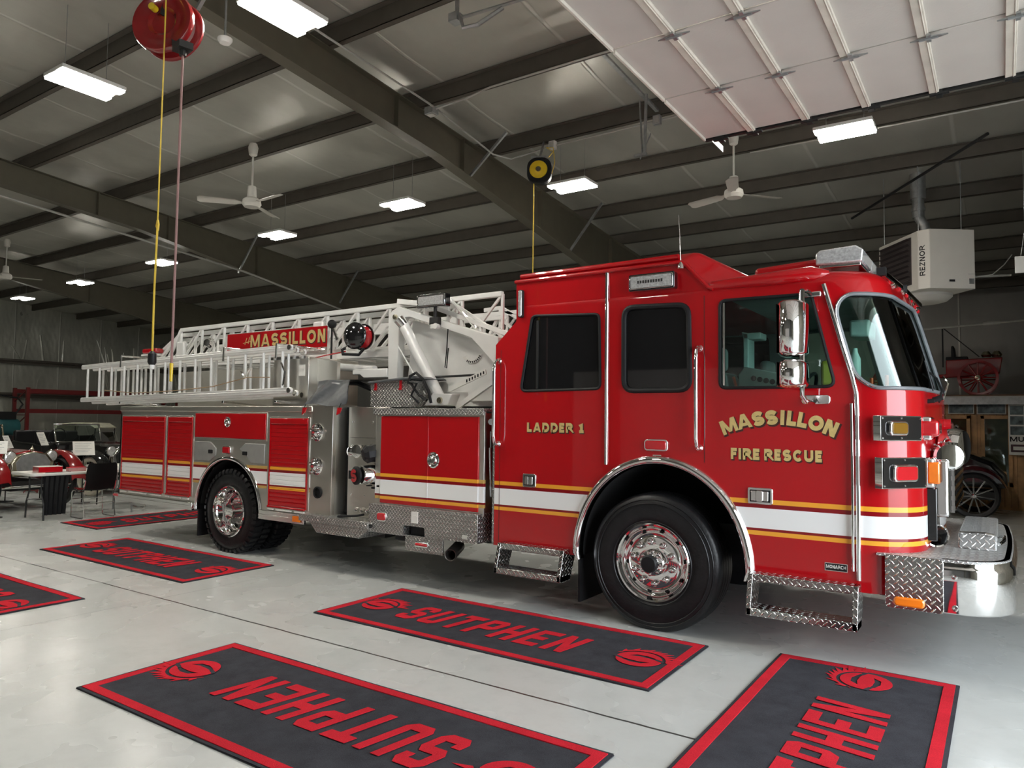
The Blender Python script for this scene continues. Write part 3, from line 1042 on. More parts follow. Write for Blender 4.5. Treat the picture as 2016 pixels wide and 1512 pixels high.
# wheel arch tunnels
def arch_poly(cx, cz, rx, rz, zb, n=28):
    pts = [(cx + rx, zb)]
    for k in range(n + 1):
        a = PI * k / n
        pts.append((cx + rx * math.cos(a), cz + rz * math.sin(a)))
    pts.append((cx - rx, zb))
    return pts
A1 = (.034, .55, .70, .78)
well1 = MB().prism(arch_poly(*A1, .3), 'y', -.2, 1.0).build('cut', ['well'])
well2 = MB().prism(arch_poly(*A1, .3), 'y', 1.45, 2.7).build('cut', ['well'])
W1 = [(-1.163, 2.594), (-1.279, 1.92), (-.478, 1.93), (-.492, 2.563)]
W2 = [(-.265, 2.60), (-.263, 1.91), (.302, 1.91), (.288, 2.58)]
W3 = [(.537, 2.59), (.537, 1.92), (1.352, 1.92), (1.195, 2.585)]
def opening(poly, r, d0=-.1, d1=.3):
    return MB().prism(rpoly(poly, r), 'y', d0, d1).build('cut', ['black'])
cuts = [inner, well1, well2, opening(W1, .05), opening(W2, .09), opening(W3, .05)]
fw = [MB().prism(rpoly(w, .07), 'y', TW - .3, TW + .1).build('cut', ['black']) for w in (W2, W3)]
cuts += fw
# windscreen: a region of the skin given by fractions along the front outline
def front_pt(u, z, off):
    """u in [0,1]: corner start -> centre line -> far corner; offset along the outward normal"""
    L = cab_line(z, 0)[23:]
    L = L[:len(L) - 23]
    ds = [0]
    for a, b in zip(L[:-1], L[1:]):
        ds.append(ds[-1] + math.hypot(b[0] - a[0], b[1] - a[1]))
    t = u * ds[-1]
    for i in range(len(L) - 1):
        if t <= ds[i + 1] + 1e-9:
            w = (t - ds[i]) / (ds[i + 1] - ds[i])
            a, b = L[i], L[i + 1]
            nx, ny = b[1] - a[1], -(b[0] - a[0])
            q = math.hypot(nx, ny)
            return Vector((a[0] + (b[0] - a[0]) * w + nx / q * off, a[1] + (b[1] - a[1]) * w + ny / q * off, z + off * .25))
def ws_shape(u0, u1, z0, z1, ru, rz, n=22):
    out = []
    for j in range(n + 1):
        z = z0 + (z1 - z0) * (1 - math.cos(PI * j / n)) / 2
        k = 0
        if z < z0 + rz: k = 1 - math.sqrt(max(0, 1 - ((z0 + rz - z) / rz) ** 2))
        if z > z1 - rz: k = 1 - math.sqrt(max(0, 1 - ((z - z1 + rz) / rz) ** 2))
        out.append((z, u0 + ru * k, u1 - ru * k))
    return out
def ws_slab(shape, o0, o1, n=20):
    mb = MB()
    fr = [[front_pt(a + (b - a) * k / n, z, o1) for k in range(n + 1)] for z, a, b in shape]
    bk = [[front_pt(a + (b - a) * k / n, z, o0) for k in range(n + 1)] for z, a, b in shape]
    mb.grid(fr); mb.grid(bk, flip=True)
    m = len(fr)
    for i in range(m - 1):
        for side in (0, n):
            mb.add([fr[i][side], fr[i + 1][side], bk[i + 1][side], bk[i][side]], [(0, 1, 2, 3)])
    for k in range(n):
        for row in (0, m - 1):
            mb.add([fr[row][k], fr[row][k + 1], bk[row][k + 1], bk[row][k]], [(0, 1, 2, 3)])
    return mb
ws1 = ws_shape(.050, .487, 1.905, 2.565, .045, .16)
ws2 = ws_shape(.513, .950, 1.905, 2.565, .045, .16)
for w in (ws1, ws2):
    cuts.append(ws_slab(w, -.16, .08).build('cut', ['black']))
boolean(cab, cuts, angle=13)

for w, par in ((ws1, 'near'), (ws2, 'far')):
    g = ws_slab(w, -.022, -.014).build('windscreen', 'glass', truck)
    path = [front_pt(a, z, .004) for z, a, b in w] + [front_pt(a + (b - a) * k / 14, w[-1][0], .004) for a, b in [(w[-1][1], w[-1][2])] for k in range(1, 15)]
    path += [front_pt(b, z, .004) for z, a, b in w[::-1]][1:] + [front_pt(b + (a - b) * k / 14, w[0][0], .004) for a, b in [(w[0][1], w[0][2])] for k in range(1, 14)]
    MB().tube(path, .014, 8, closed=True).build('rubber_seal', pbr('grey_rubber', (.16, .17, .18), .4) if par == 'near' else 'black', g)
    MB().tube([p + Vector((-.004, -.010, .0)) for p in path[:22]], .005, 6).build('bright_edge', 'chrome', g)
def pane(name, poly, mat, seal_r, r, y=.012, sealmat='black', bright=False):
    rp = rpoly(poly, r)
    g = MB().prism(rp, 'y', y, y + .006).build(name, mat, truck)
    MB().tube([(p[0], -.001, p[1]) for p in rp], seal_r, 8, closed=True).build('rubber_seal', sealmat, g)
    return g
pane('side_window', W1, 'glass_dark', .012, .05)
w1b = MB().box(-1.12, -1.10, .002, .012, 1.94, 2.55).build('window_divider', 'steel_dark', truck)
pane('side_window', W2, 'glass_dark', .022, .09)
pane('door_window', W3, 'glass', .012, .05)
MB().box(.56, .575, .0, .012, 1.94, 2.57).build('window_channel', 'chrome_soft', truck)
for w in (W2, W3):
    MB().prism(rpoly(w, .07), 'y', TW - .02, TW - .012).build('far_window', 'glass_dark' if w is W2 else 'glass', truck)

# raised rear roof
mb = MB()
def rp(y, s_):
    return [(-1.338, y, 2.60), (-1.338, y, 2.925), (.26, y, 2.935), (.47, y, 2.60)]
vs = []
for y, yi, yd in ((0, .09, .30), (TW, TW - .09, TW - .30)):
    yo_ = y - .0015 if y == 0 else y + .0015
    vs += [(-1.338, y + (.006 if y == 0 else -.006), 2.61), (-1.338, yo_, 2.93), (.25, yo_, 2.935), (.47, yo_, 2.66), (-1.31, yi, 3.005), (.33, yi, 3.015), (.88, yd, 2.70), (.47, y + (.007 if y == 0 else -.007), 2.60)]
fs = [(0, 1, 2, 3, 7), (1, 4, 5, 2), (2, 5, 6, 3), (3, 6, 7)]
fs += [tuple(i + 8 for i in f[::-1]) for f in fs]
fs += [(0, 8, 9, 1), (1, 9, 12, 4), (4, 12, 13, 5), (5, 13, 14, 6), (6, 14, 15, 7), (7, 15, 8, 0)]
mb.add(vs, fs)
mb.build('raised_roof', 'red', truck, bevel='upper')
MB().tube([(-1.345, -.008, 2.915), (-.6, -.012, 2.918), (.24, -.012, 2.922), (.27, -.012, 2.90), (.455, -.012, 2.70), (.49, -.012, 2.685)], .017, 10).build('drip_rail', 'red', truck)
MB().tube([(.47, .01, 2.71), (.9, .0, 2.72), (1.2, .01, 2.73), (1.30, .06, 2.725)], [.035, .05, .055, .03], 14).build('roof_edge_rail', 'red', truck)
MB().tube([(-1.3, .02, 2.965), (.2, .02, 2.975)], .022, 10).build('roof_edge_rail', 'red', truck)
MB().prism([(.72, 2.72), (.74, 2.86), (1.20, 2.885), (1.28, 2.72)], 'y', .22, 1.9).build('roof_pod', 'red', truck, bevel=.03, seg=4)
# black shadow gap where the raised roof meets, vertical chrome hinge strip, corner strips
MB().tube([(-.418, -.006, 2.905), (-.418, -.008, 1.30)], .016, 12).build('hinge_strip', 'chrome', truck)
cp = [(1.283, 2.645), (1.335, 2.45), (1.395, 2.22), (1.46, 1.99), (1.485, 1.87), (1.49, 1.7), (1.49, 1.2), (1.488, .60)]
MB().tube([(x, -.008, z) for x, z in cp], .017, 12).build('corner_strip', 'chrome', truck)
MB().tube([(1.455, -.022, 1.80), (1.457, -.024, 1.2), (1.455, -.022, .66)], .010, 10).build('grab_strip', 'chrome', truck)
# door seams
sm = MB()
for x, z0, z1 in ((-1.50, .56, 2.30), (.415, 1.35, 2.64)):
    sm.box(x - .002, x + .002, -.0015, .001, z0, z1)
sm.build('door_seam', 'gold_shadow', truck)
# rear corner trim in tread plate
MB().box(-1.575, -1.555, -.004, .04, .53, 1.75).build('corner_guard', 'diamond_fine', truck)

def handrail(x, z0, z1, name='grab_handle'):
    g = MB().tube([(x, -.01, z1 + .03), (x, -.07, z1 + .0), (x, -.085, z1 - .06), (x, -.085, z0 + .06), (x, -.07, z0), (x, -.01, z0 - .03)], .016, 12).build(name, 'chrome', truck)
    for z in (z0 - .02, z1 + .02):
        MB().lathe([(.0, .0), (.028, 0), (.03, .012), (.02, .03), (.016, .04)], (x, -.0, z), (0, -1, 0), 16).build('mount', 'chrome', g)
handrail(-1.515, 1.46, 2.18)
handrail(.378, 1.48, 2.21)

# chrome fender ring
def fender(a, w, name, y=-.03, z0=.45, thick=.05, mat='chrome'):
    cx, cz, rx, rz = a
    o1, o2 = [], []
    n = 40
    path_o = [(cx + rx + w * .2, z0)] + [(cx + (rx + w) * math.cos(PI * k / n), cz + (rz + w) * math.sin(PI * k / n)) for k in range(n + 1)] + [(cx - rx - w * .2, z0)]
    path_i = [(cx + rx - w * .3, z0)] + [(cx + (rx - .008) * math.cos(PI * k / n), cz + (rz - .008) * math.sin(PI * k / n)) for k in range(n + 1)] + [(cx - rx + w * .3, z0)]
    rows = []
    for i in range(len(path_o)):
        po, pi_ = Vector(path_o[i]), Vector(path_i[i])
        rows.append([(po.x, .004, po.y), (po.lerp(pi_, .15).x, y * .7, po.lerp(pi_, .15).y), (po.lerp(pi_, .55).x, y, po.lerp(pi_, .55).y), (po.lerp(pi_, .9).x, y * .8, po.lerp(pi_, .9).y), (pi_.x, y * .2, pi_.y), (pi_.x, thick, pi_.y)])
    return MB().grid(rows).build(name, mat, truck, fix=False, angle=80)
fender(A1, .062, 'wheel_arch_trim', y=-.045, z0=.50)
MB().box(-.71, -.69, .06, .5, .12, .60).build('mud_flap', 'black', truck)

# ---------------------------------------------------------------- wheels
def tyre_profile(ro, ri, w, tread=.0):
    h = w / 2
    return [(ri, -h * .82), (ri + .012, -h * .92), (ri + (ro - ri) * .3, -h * .99), (ri + (ro - ri) * .6, -h), (ro - .06, -h * .95), (ro - .025, -h * .86), (ro - .004, -h * .74), (ro, -h * .55),
            (ro, h * .55), (ro - .004, h * .74), (ro - .025, h * .86), (ro - .06, h * .95), (ri + (ro - ri) * .6, h), (ri + (ro - ri) * .3, h * .99), (ri + .012, h * .92), (ri, h * .82)]
def wheel_front():
    x, z, yc, ro = -.02, .535, .19, .55
    g = MB().lathe(tyre_profile(ro, .30, .36), (x, yc, z), (0, 1, 0), 72, closed=True).build('front_tyre', 'tyre', truck, angle=50)
    gr = MB()
    for o in (-.09, -.03, .03, .09):
        gr.lathe([(ro + .001, o - .005), (ro + .0015, o + .005)], (x, yc, z), (0, 1, 0), 72, cap=False)
    gr.build('tread_groove', 'well', g)
    rb = MB()
    for r_ in (.50, .47, .33):
        rb.lathe([(r_ - .004, -.183 + (.012 if r_ > .49 else 0)), (r_, -.187 + (.012 if r_ > .49 else 0)), (r_ + .004, -.183 + (.012 if r_ > .49 else 0))], (x, yc, z), (0, 1, 0), 72, cap=False)
    rb.build('sidewall_ring', 'tyre', g)
    # rim
    yo = yc - .17
    rim = MB().lathe([(.308, .02), (.312, -.004), (.305, -.012), (.292, -.008), (.288, .02), (.283, .055), (.262, .075), (.245, .078), (.232, .062), (.215, .040), (.195, .035), (.12, .035), (.0, .035)], (x, yo, z), (0, 1, 0), 64, cap=False).build('front_rim', 'chrome', truck, angle=50)
    hh = MB()
    for k in range(10):
        a = 2 * PI * k / 10 + .1
        c = Vector((x + .24 * math.cos(a), yo + .073, z + .24 * math.sin(a)))
        hh.cyl(c, c + Vector((0, -.004, 0)), .017, n=16)
    hh.build('hand_hole', 'well', rim)
    for k in range(10):
        a = 2 * PI * k / 10 + .4
        MB().lathe([(.027, 0), (.025, .035), (.019, .052), (0, .060)], (x + .165 * math.cos(a), yo + .036, z + .165 * math.sin(a)), (0, -1, 0), 12).build('lug_nut', 'chrome', rim)
    hub = MB().lathe([(.105, 0), (.103, .03), (.092, .06), (.07, .065), (.062, .08)], (x, yo + .035, z), (0, -1, 0), 32).build('hub', 'chrome', rim)
    for k in range(8):
        a = 2 * PI * k / 8
        MB().lathe([(.015, 0), (.014, .02), (0, .026)], (x + .085 * math.cos(a), yo - .025, z + .085 * math.sin(a)), (0, -1, 0), 8).build('hub_bolt', 'chrome', hub)
    MB().lathe([(.070, 0), (.068, .03), (.058, .04), (0, .042)], (x, yo - .04, z), (0, -1, 0), 28).build('hub_cap', 'black', hub)
    # far-side front wheel, plain
    MB().lathe(tyre_profile(ro, .0, .36), (x, TW - .19, z), (0, 1, 0), 48).build('front_tyre', 'tyre', truck)
wheel_front()
def lug_tyre(x, z, yc, ro, name):
    g = MB().lathe(tyre_profile(ro - .018, .30, .27), (x, yc, z), (0, 1, 0), 64, closed=True)
    for k in range(40):
        a = 2 * PI * k / 40
        for sg in (-1, 1):
            d = Vector((math.cos(a + sg * .03), 0, math.sin(a + sg * .03)))
            tgt = Vector((-d.z, 0, d.x))
            c0 = Vector((x, yc, z)) + d * (ro - .03)
            pa = c0 + Vector((0, sg * .137, 0)) - d * .025
            pb = c0 + Vector((0, sg * .012, 0)) + tgt * .012
            w = .026
            vs = []
            for p, hgt in ((pa, .024), (c0 + Vector((0, sg * .118, 0)), .03), (pb, .03)):
                vs += [p - tgt * w, p + tgt * w, p + tgt * (w - .004) + d * hgt, p - tgt * (w - .004) + d * hgt]
            g.add(vs, [(0, 1, 5, 4), (1, 2, 6, 5), (2, 3, 7, 6), (3, 0, 4, 7), (4, 5, 9, 8), (5, 6, 10, 9), (6, 7, 11, 10), (7, 4, 8, 11), (3, 2, 1, 0), (8, 9, 10, 11)], False)
    return g.build(name, 'tyre', truck, angle=40)
def wheel_rear(yc, outer):
    x, z, ro = -5.56, .50, .52
    g = lug_tyre(x, z, yc, ro, 'rear_tyre')
    if not outer: return
    yo = yc - .135
    rim = MB().lathe([(.308, .02), (.312, -.002), (.303, -.012), (.290, -.006), (.286, .03), (.270, .05), (.262, .12), (.250, .17), (.22, .185), (.14, .19), (.0, .19)], (x, yo, z), (0, 1, 0), 64, cap=False).build('rear_rim', 'chrome', truck, angle=50)
    for k in range(10):
        a = 2 * PI * k / 10
        MB().lathe([(.018, 0), (.017, .03), (0, .045)], (x + .165 * math.cos(a), yo + .19, z + .165 * math.sin(a)), (0, -1, 0), 12).build('lug_nut', 'chrome', rim)
    hh = MB()
    for k in range(8):
        a = 2 * PI * k / 8 + .3
        c = Vector((x + .225 * math.cos(a), yo + .183, z + .225 * math.sin(a)))
        hh.cyl(c, c + Vector((0, -.006, 0)), .03, n=14)
    hh.build('hand_hole', 'well', rim)
    hub = MB().lathe([(.12, 0), (.118, .05), (.10, .075), (.095, .16), (.085, .19), (0, .20)], (x, yo + .19, z), (0, -1, 0), 32).build('hub', 'chrome', rim)
    MB().bar((x + .02, yo + .15, z + .16), (x + .06, yo + .01, z + .25), .012, .012).build('valve_stem', 'chrome', rim)
wheel_rear(.16, True)
wheel_rear(.50, False)
wheel_rear(TW - .16, False)
wheel_rear(TW - .50, False)
MB().cyl((-5.56, .3, .5), (-5.56, 2.15, .5), .12, n=16).lathe([(.0, -.2), (.2, -.15), (.24, 0), (.2, .15), (0, .2)], (-5.56, 1.2, .5), (1, 0, 0), 20).build('rear_axle', 'steel_dark', truck)
MB().cyl((-.02, .3, .52), (-.02, 2.15, .52), .07, n=12).build('front_axle', 'steel_dark', truck)
MB().box(-8.0, 1.6, .75, .85, .55, .80).box(-8.0, 1.6, 1.6, 1.7, .55, .80).box(-3.6, -.8, .86, 1.59, .35, .9).box(-4.0, -3.2, .3, .9, .38, .56).build('chassis_frame', 'steel_dark', truck)

# ---------------------------------------------------------------- cab side details
def badge_light(x0, x1, z0, z1, lens, name='marker_light', y=-.002, r=.04, par=None, depth=.03):
    g = MB().prism(rrect(x0, x1, z0, z1, r), 'y', y - depth * .6, y).build(name, 'chrome', par or truck, bevel=.006)
    m_ = .012
    MB().prism(rrect(x0 + m_, x1 - m_, z0 + m_, z1 - m_, r * .7), 'y', y - depth, y - depth * .5).build('lens', lens, g, bevel=.008)
    return g
badge_light(-.075, .125, 1.425, 1.52, 'red_lens', r=.028)
MB().box(-.005, .065, -.004, 0, 1.375, 1.395).build('small_plate', 'chrome_soft', truck)
def scene_light(x0, x1, z0, z1, name='scene_light', tilt=.03):
    g = MB().prism(rrect(x0, x1, z0, z1, .012), 'y', -.075, 0).build(name, 'black_gloss', truck, bevel=.006)
    MB().prism(rrect(x0 + .012, x1 - .012, z0 + .012, z1 - .012, .01), 'y', -.082, -.07).build('bezel', 'chrome', g, bevel=.003)
    MB().prism(rrect(x0 + .024, x1 - .024, z0 + .022, z1 - .022, .006), 'y', -.088, -.07).build('lens', 'lens_clear', g)
    s2 = MB()
    for i in range(10):
        xx = x0 + .09 + i * (x1 - x0 - .19) / 9
        s2.box(xx - .008, xx + .008, -.0885, -.087, (z0 + z1) / 2 - .012, (z0 + z1) / 2 + .012)
    s2.build('led_row', 'steel_dark', g)
scene_light(-.19, .20, 2.712, 2.848)
g = MB().prism(rrect(-1.297, -1.25, 2.585, 2.835, .015), 'y', -.035, 0).build('vent_light', 'steel_dark', truck, bevel=.004)
MB().prism(rrect(-1.290, -1.257, 2.592, 2.828, .012), 'y', -.042, -.03).build('lens', 'lens_clear', g, bevel=.004)
# antenna
a_ = MB().lathe([(.03, 0), (.026, .03), (.010, .055), (.006, .06)], (.235, -.02, 2.865), (0, 0, 1), 14).build('antenna', 'chrome', truck)
MB().tube([(.235, -.02, 2.92), (.226, -.02, 3.12), (.215, -.02, 3.30)], [.005, .004, .002], 6).build('whip', 'chrome_soft', a_)
def latch(x0, x1, z0, z1, bars=3):
    g = MB().prism(rrect(x0, x1, z0, z1, .016), 'y', -.014, 0).build('door_latch', 'chrome', truck, bevel=.005)
    MB().prism(rrect(x0 + .016, x1 - .016, z0 + .016, z1 - .016, .006), 'y', -.016, -.005).build('recess', 'steel_dark', g)
    w = (x1 - x0 - .05) / bars
    k = MB()
    for i in range(bars):
        if bars == 3 and i == 1: k.prism(rrect(x0 + .022 + i * w, x0 + .022 + (i + 1) * w + .004, z0 + .02, z1 - .02, .01), 'y', -.032, -.008)
        else: k.prism(rrect(x0 + .026 + i * w, x0 + .020 + (i + 1) * w, z0 + .024, z1 - .024, .006), 'y', -.022, -.008)
    k.build('paddle', 'chrome_soft', g, bevel=.003)
latch(-1.24, -1.102, 1.065, 1.185, 2)
latch(.745, .925, 1.065, 1.185, 3)

# gilded lettering
def letters(s_, x, z, h, wid, t=.29, y=-.002, par=None, names=('lettering_shadow', 'gold_lettering')):
    g = text_geo(s_, h, t, .42)
    w0 = max(v.x for v in g[0]) - min(v.x for v in g[0])
    sx = wid / w0
    mb = MB()
    place(mb, text_geo(s_, h, t, .42, grow=.09), (x + .006, y, z - .007), (1, 0, 0), (0, 0, 1), sx)
    mb.build(names[0], 'gold_shadow', par or truck, fix=False, flat=True)
    mb = MB()
    place(mb, g, (x, y - .0015, z), (1, 0, 0), (0, 0, 1), sx)
    return mb.build(names[1], 'gold', par or truck, fix=False, flat=True)
letters('LADDER', -.971, 1.597, .084, .480)
letters('1', -.662, 1.597, .084, .05)
letters('FIRE', .7255, 1.428, .084, .21)
letters('RESCUE', 1.063, 1.428, .084, .395)
for nm, mt, dxz, yy, gr in (('lettering_shadow', 'gold_shadow', (.008, -.009), -.002, .09), ('gold_lettering', 'gold', (0, 0), -.0035, 0)):
    mb = MB()
    word = 'MASSILLON'
    adv = {'M': 1.52, 'A': 1.34, 'S': 1.16, 'I': .66, 'L': .90, 'O': 1.28, 'N': 1.16}
    tot = sum(adv[c] for c in word)
    rad, span, pos = .96, .83, 0
    cx, cz = .955, .74
    for c in word:
        mid = pos + adv[c] / 2
        pos += adv[c]
        th = (mid / tot - .5) * span / rad * 1.02
        o = Vector((cx + rad * math.sin(th) + dxz[0], yy, cz + rad * math.cos(th) + dxz[1]))
        place(mb, text_geo(c, .108, .30, grow=gr), o, (math.cos(th), 0, -math.sin(th)), (math.sin(th), 0, math.cos(th)), .86)
    mb.build(nm, mt, truck, fix=False, flat=True)
mb = MB().box(1.272, 1.418, -.003, 0, .642, .697)
pl = mb.build('name_plate', 'chrome_soft', truck)
MB().box(1.276, 1.414, -.0036, -.0028, .646, .693).build('plate_field', 'black', pl)
mb = MB(); place(mb, text_geo('MONARCH', .024, .2, .3), (1.345, -.0046, .672), (1, 0, 0), (0, 0, 1), .68)
mb.build('plate_lettering', 'paper', pl, fix=False, flat=True)

# entry steps
def step(x0, x1, zt, zb, yo=-.28):
    g = MB().box(x0 + .02, x1 - .02, -.10, .10, zt - .055, zt).build('step_tread', 'diamond', truck, bevel=.006)
    MB().box(x0, x1, yo, yo + .17, zb - .055, zb).build('lower_tread', 'diamond', g, bevel=.006)
    for x in (x0, x1 - .035):
        MB().prism([(-.10, zt), (.1, zt), (.1, zt - .06), (yo + .17, zb - .055), (yo, zb - .055), (yo, zb)], 'x', x, x + .035).build('step_bracket', 'diamond', g, bevel=.004)
step(-1.44, -.76, .565, .36, -.16)
step(.77, 1.50, .575, .345, -.16)

# driver's mirror
def mirror_shell(z0, z1, x0=1.02, x1=1.215, yb=-.17, yf=-.36, r=.03):
    lv = []
    def ring(z, k):
        cx_, w = (x0 + x1) / 2, (x1 - x0) / 2
        pts = [(cx_ + w * k * math.cos(R(a)) , yb + (yf - yb) * k * max(0, math.sin(R(a))) ** .75) for a in range(0, 181, 10)]
        return [(p[0], p[1], z) for p in pts] + [(cx_ - w * k, yb, z), (cx_ + w * k, yb, z)]
    rows = [ring(z0, .55), ring(z0 + r * .3, .85), ring(z0 + r, 1), ring(z1 - r, 1), ring(z1 - r * .3, .85), ring(z1, .55)]
    n = len(rows[0])
    vs = [p for q in rows for p in q]
    fs = [(i * n + k, i * n + (k + 1) % n, (i + 1) * n + (k + 1) % n, (i + 1) * n + k) for i in range(len(rows) - 1) for k in range(n)]
    fs += [tuple(range(n)), tuple(range(5 * n, 6 * n))]
    return MB().add(vs, fs)
g = mirror_shell(1.90, 2.10).build('mirror_head', 'chrome', truck, angle=60)
mirror_shell(2.115, 2.51).build('upper_mirror_head', 'chrome', g, angle=60)
MB().tube([(1.20, .0, 2.57), (1.20, -.12, 2.585), (1.19, -.25, 2.57), (1.185, -.25, 2.45)], .018, 10).tube([(1.185, -.25, 1.95), (1.185, -.25, 1.85), (1.20, -.22, 1.81), (1.22, -.10, 1.80), (1.22, 0, 1.83)], .018, 10).tube([(1.185, -.24, 2.5), (1.185, -.25, 1.9)], .02, 10).build('mirror_arm', 'chrome', g)
MB().box(1.12, 1.27, -.04, 0, 2.555, 2.595).build('upper_arm_mount', 'chrome', g, bevel=.008)
MB().prism(rrect(1.13, 1.32, 1.795, 1.86, .02), 'y', -.02, 0).build('lower_arm_mount', 'chrome_soft', g, bevel=.006)
for i in range(2):
    z0, z1 = ((1.91, 2.08), (2.14, 2.48))[i]
    MB().box(1.03, 1.035, -.31, -.18, z0, z1).build('mirror_glass', 'glass_dark', g)
# light bar
lb = MB().box(1.22, 1.50, .16, 2.29, 2.79, 2.815).build('light_bar', 'chrome_soft', truck, bevel=.006)
def lbar(y0, y1, x0=1.20, x1=1.52):
    MB().prism([(x0, 2.815), (x0, 2.90), (x0 + .03, 2.925), (x1 - .05, 2.935), (x1, 2.90), (x1 - .01, 2.815)], 'y', y0, y1).build('clear_lens', 'lens_clear', lb, bevel=.012, seg=3)
for y0, y1 in ((.14, .58), (.59, 1.22), (1.23, 1.86), (1.87, 2.31)):
    lbar(y0, y1)
for yy in (.4, 2.0):
    MB().box(1.25, 1.45, yy, yy + .05, 2.72, 2.80).build('bar_foot', 'chrome_soft', lb)
# visor bar with clearance lights over the windscreen
vb = MB()
for a, b in (((1.60, .36, 2.765), (1.665, 1.08, 2.745)), ((1.67, 1.11, 2.742), (1.72, 1.90, 2.72))):
    vb.bar(a, b, .045, .05)
v_ = vb.build('brow_light_bar', 'chrome', truck, bevel=.01)
MB().box(1.58, 1.64, .31, .36, 2.73, 2.79).box(1.645, 1.70, 1.08, 1.12, 2.72, 2.78).build('bar_bracket', 'steel_dark', v_)
for i in range(11):
    y = .36 + i * .15
    t_ = min(1, (y - .05) / 1.1)
    MB().lathe([(.020, 0), (.018, .018), (0, .028)], (1.60 + .10 * math.sin(t_ * PI / 2), y, 2.685 - .02 * t_), (1, -.2, .2), 12).build('clearance_light', 'chrome' if i % 2 else 'red_lens', v_)
# wiper
MB().tube([(1.93, .75, 1.83), (1.94, .9, 1.92), (1.90, 1.0, 2.02), (1.87, .75, 2.05)], .008, 6).tube([(1.91, .5, 1.9), (1.86, .5, 2.12)], .006, 6).cyl((1.90, .62, 1.84), (1.96, .62, 1.86), .02, n=10).cyl((1.86, .45, 1.825), (1.92, .45, 1.83), .016, n=10).build('wiper', 'black', truck)
MB().tube([(1.94, 1.0, 1.85), (1.97, 1.1, 1.98), (1.93, 1.3, 2.05)], .007, 6).build('wiper', 'chrome', truck)

# corner light plates (follow the curved skin)
def skin_plate(u0, u1, z0, z1, off, mat, name, par=None, thick=.008, r=None):
    sh = ws_shape(u0, u1, z0, z1, (u1 - u0) * .12 if r is None else r, .02 if r is None else r * 3.2, 8)
    return ws_slab(sh, off - thick, off, 10).build(name, mat, par or truck, angle=40)
def corner_panel(u0, u1, z0, z1, lens, lx0, lx1, lz0, lz1):
    """flat chrome-black plate spanning the rounded corner, with a bezelled lamp"""
    a_, b_ = front_pt(u0, 1.5, .004), front_pt(u1, 1.5, .004)
    a_.z = b_.z = 0
    Lg = (b_ - a_).length; d = Vector((.60, .80, 0))
    nrm = Vector((d.y, -d.x, 0))
    a_ += nrm * max((front_pt(u0 + (u1 - u0) * k / 10, 1.5, .006) - a_).dot(nrm) for k in range(11))
    def slab(x0, x1, z0_, z1_, o0, o1, r, nm, mt, par, bev=.003):
        pts = rrect(x0, x1, z0_, z1_, r, 5)
        n = len(pts)
        vs = [a_ + d * p[0] + nrm * o0 + Vector((0, 0, p[1])) for p in pts] + [a_ + d * p[0] + nrm * o1 + Vector((0, 0, p[1])) for p in pts]
        fs = [tuple(range(n)), tuple(range(n, 2 * n))[::-1]] + [(i, (i + 1) % n, (i + 1) % n + n, i + n) for i in range(n)]
        return MB().add(vs, fs).build(nm, mt, par, bevel=bev)
    p = slab(-.004, Lg + .004, z0 - .006, z1 + .006, -.06, .002, .003, 'corner_light_panel', 'chrome', truck)
    slab(0.004, Lg - .004, z0, z1, .0, .005, .003, 'panel_face', 'black_gloss', p, 0)  # black painted in for the dark that the chrome mirrors
    q = slab(lx0 * Lg, lx1 * Lg, lz0, lz1, 0, .028, .028, 'light_bezel', 'chrome', p, .008)
    slab(lx0 * Lg + .014, lx1 * Lg - .014, lz0 + .012, lz1 - .012, .02, .034, .018, 'lamp_lens', lens, q, .005)
    for fx in (.03, .5, .97):
        for z in (z0 + .012, z1 - .012):
            c = a_ + d * (fx * Lg) + nrm * .005 + Vector((0, 0, z))
            MB().cyl(c, c + nrm * .004, .006, n=8).build('rivet', 'chrome_soft', p)
corner_panel(.062, .176, 1.555, 1.712, 'amber_dark', .16, .62, 1.585, 1.682)
corner_panel(.066, .190, 1.235, 1.432, 'red_lens', .20, .76, 1.275, 1.390)
# front lights and grille
gl = MB().box(1.90, 2.0, .42, 2.03, 1.02, 1.42).build('grille_surround', 'chrome', truck, bevel=.02)
gb = MB()
for i in range(5):
    z = 1.06 + i * .07
    gb.box(1.99, 2.03, .55, 1.9, z, z + .03)
for i in range(8):
    y = .6 + i * .18
    gb.box(1.99, 2.025, y - .01, y + .01, 1.04, 1.40)
gb.build('grille_bars', 'chrome', gl)
MB().box(1.86, 1.93, .36, .60, .86, 1.22).build('grille_side_panel', 'black_gloss', gl, bevel=.006)
for ya, yb in ((.30, .62), (1.83, 2.15)):
    hb = MB().box(1.80, 1.925, ya, yb, 1.225, 1.435).build('headlight', 'chrome', truck, bevel=.02)
    MB().box(1.88, 1.955, ya - .008, yb - .03, 1.255, 1.405).build('lens', 'orange_lens' if ya < 1 else 'lens_clear', hb, bevel=.012)
    wb = MB().box(1.80, 1.91, ya - .02, yb, 1.555, 1.715).build('warning_light', 'chrome', truck, bevel=.012)
    MB().box(1.84, 1.955, ya - .028, yb - .04, 1.58, 1.69).build('lens', 'red_lens', wb, bevel=.02)
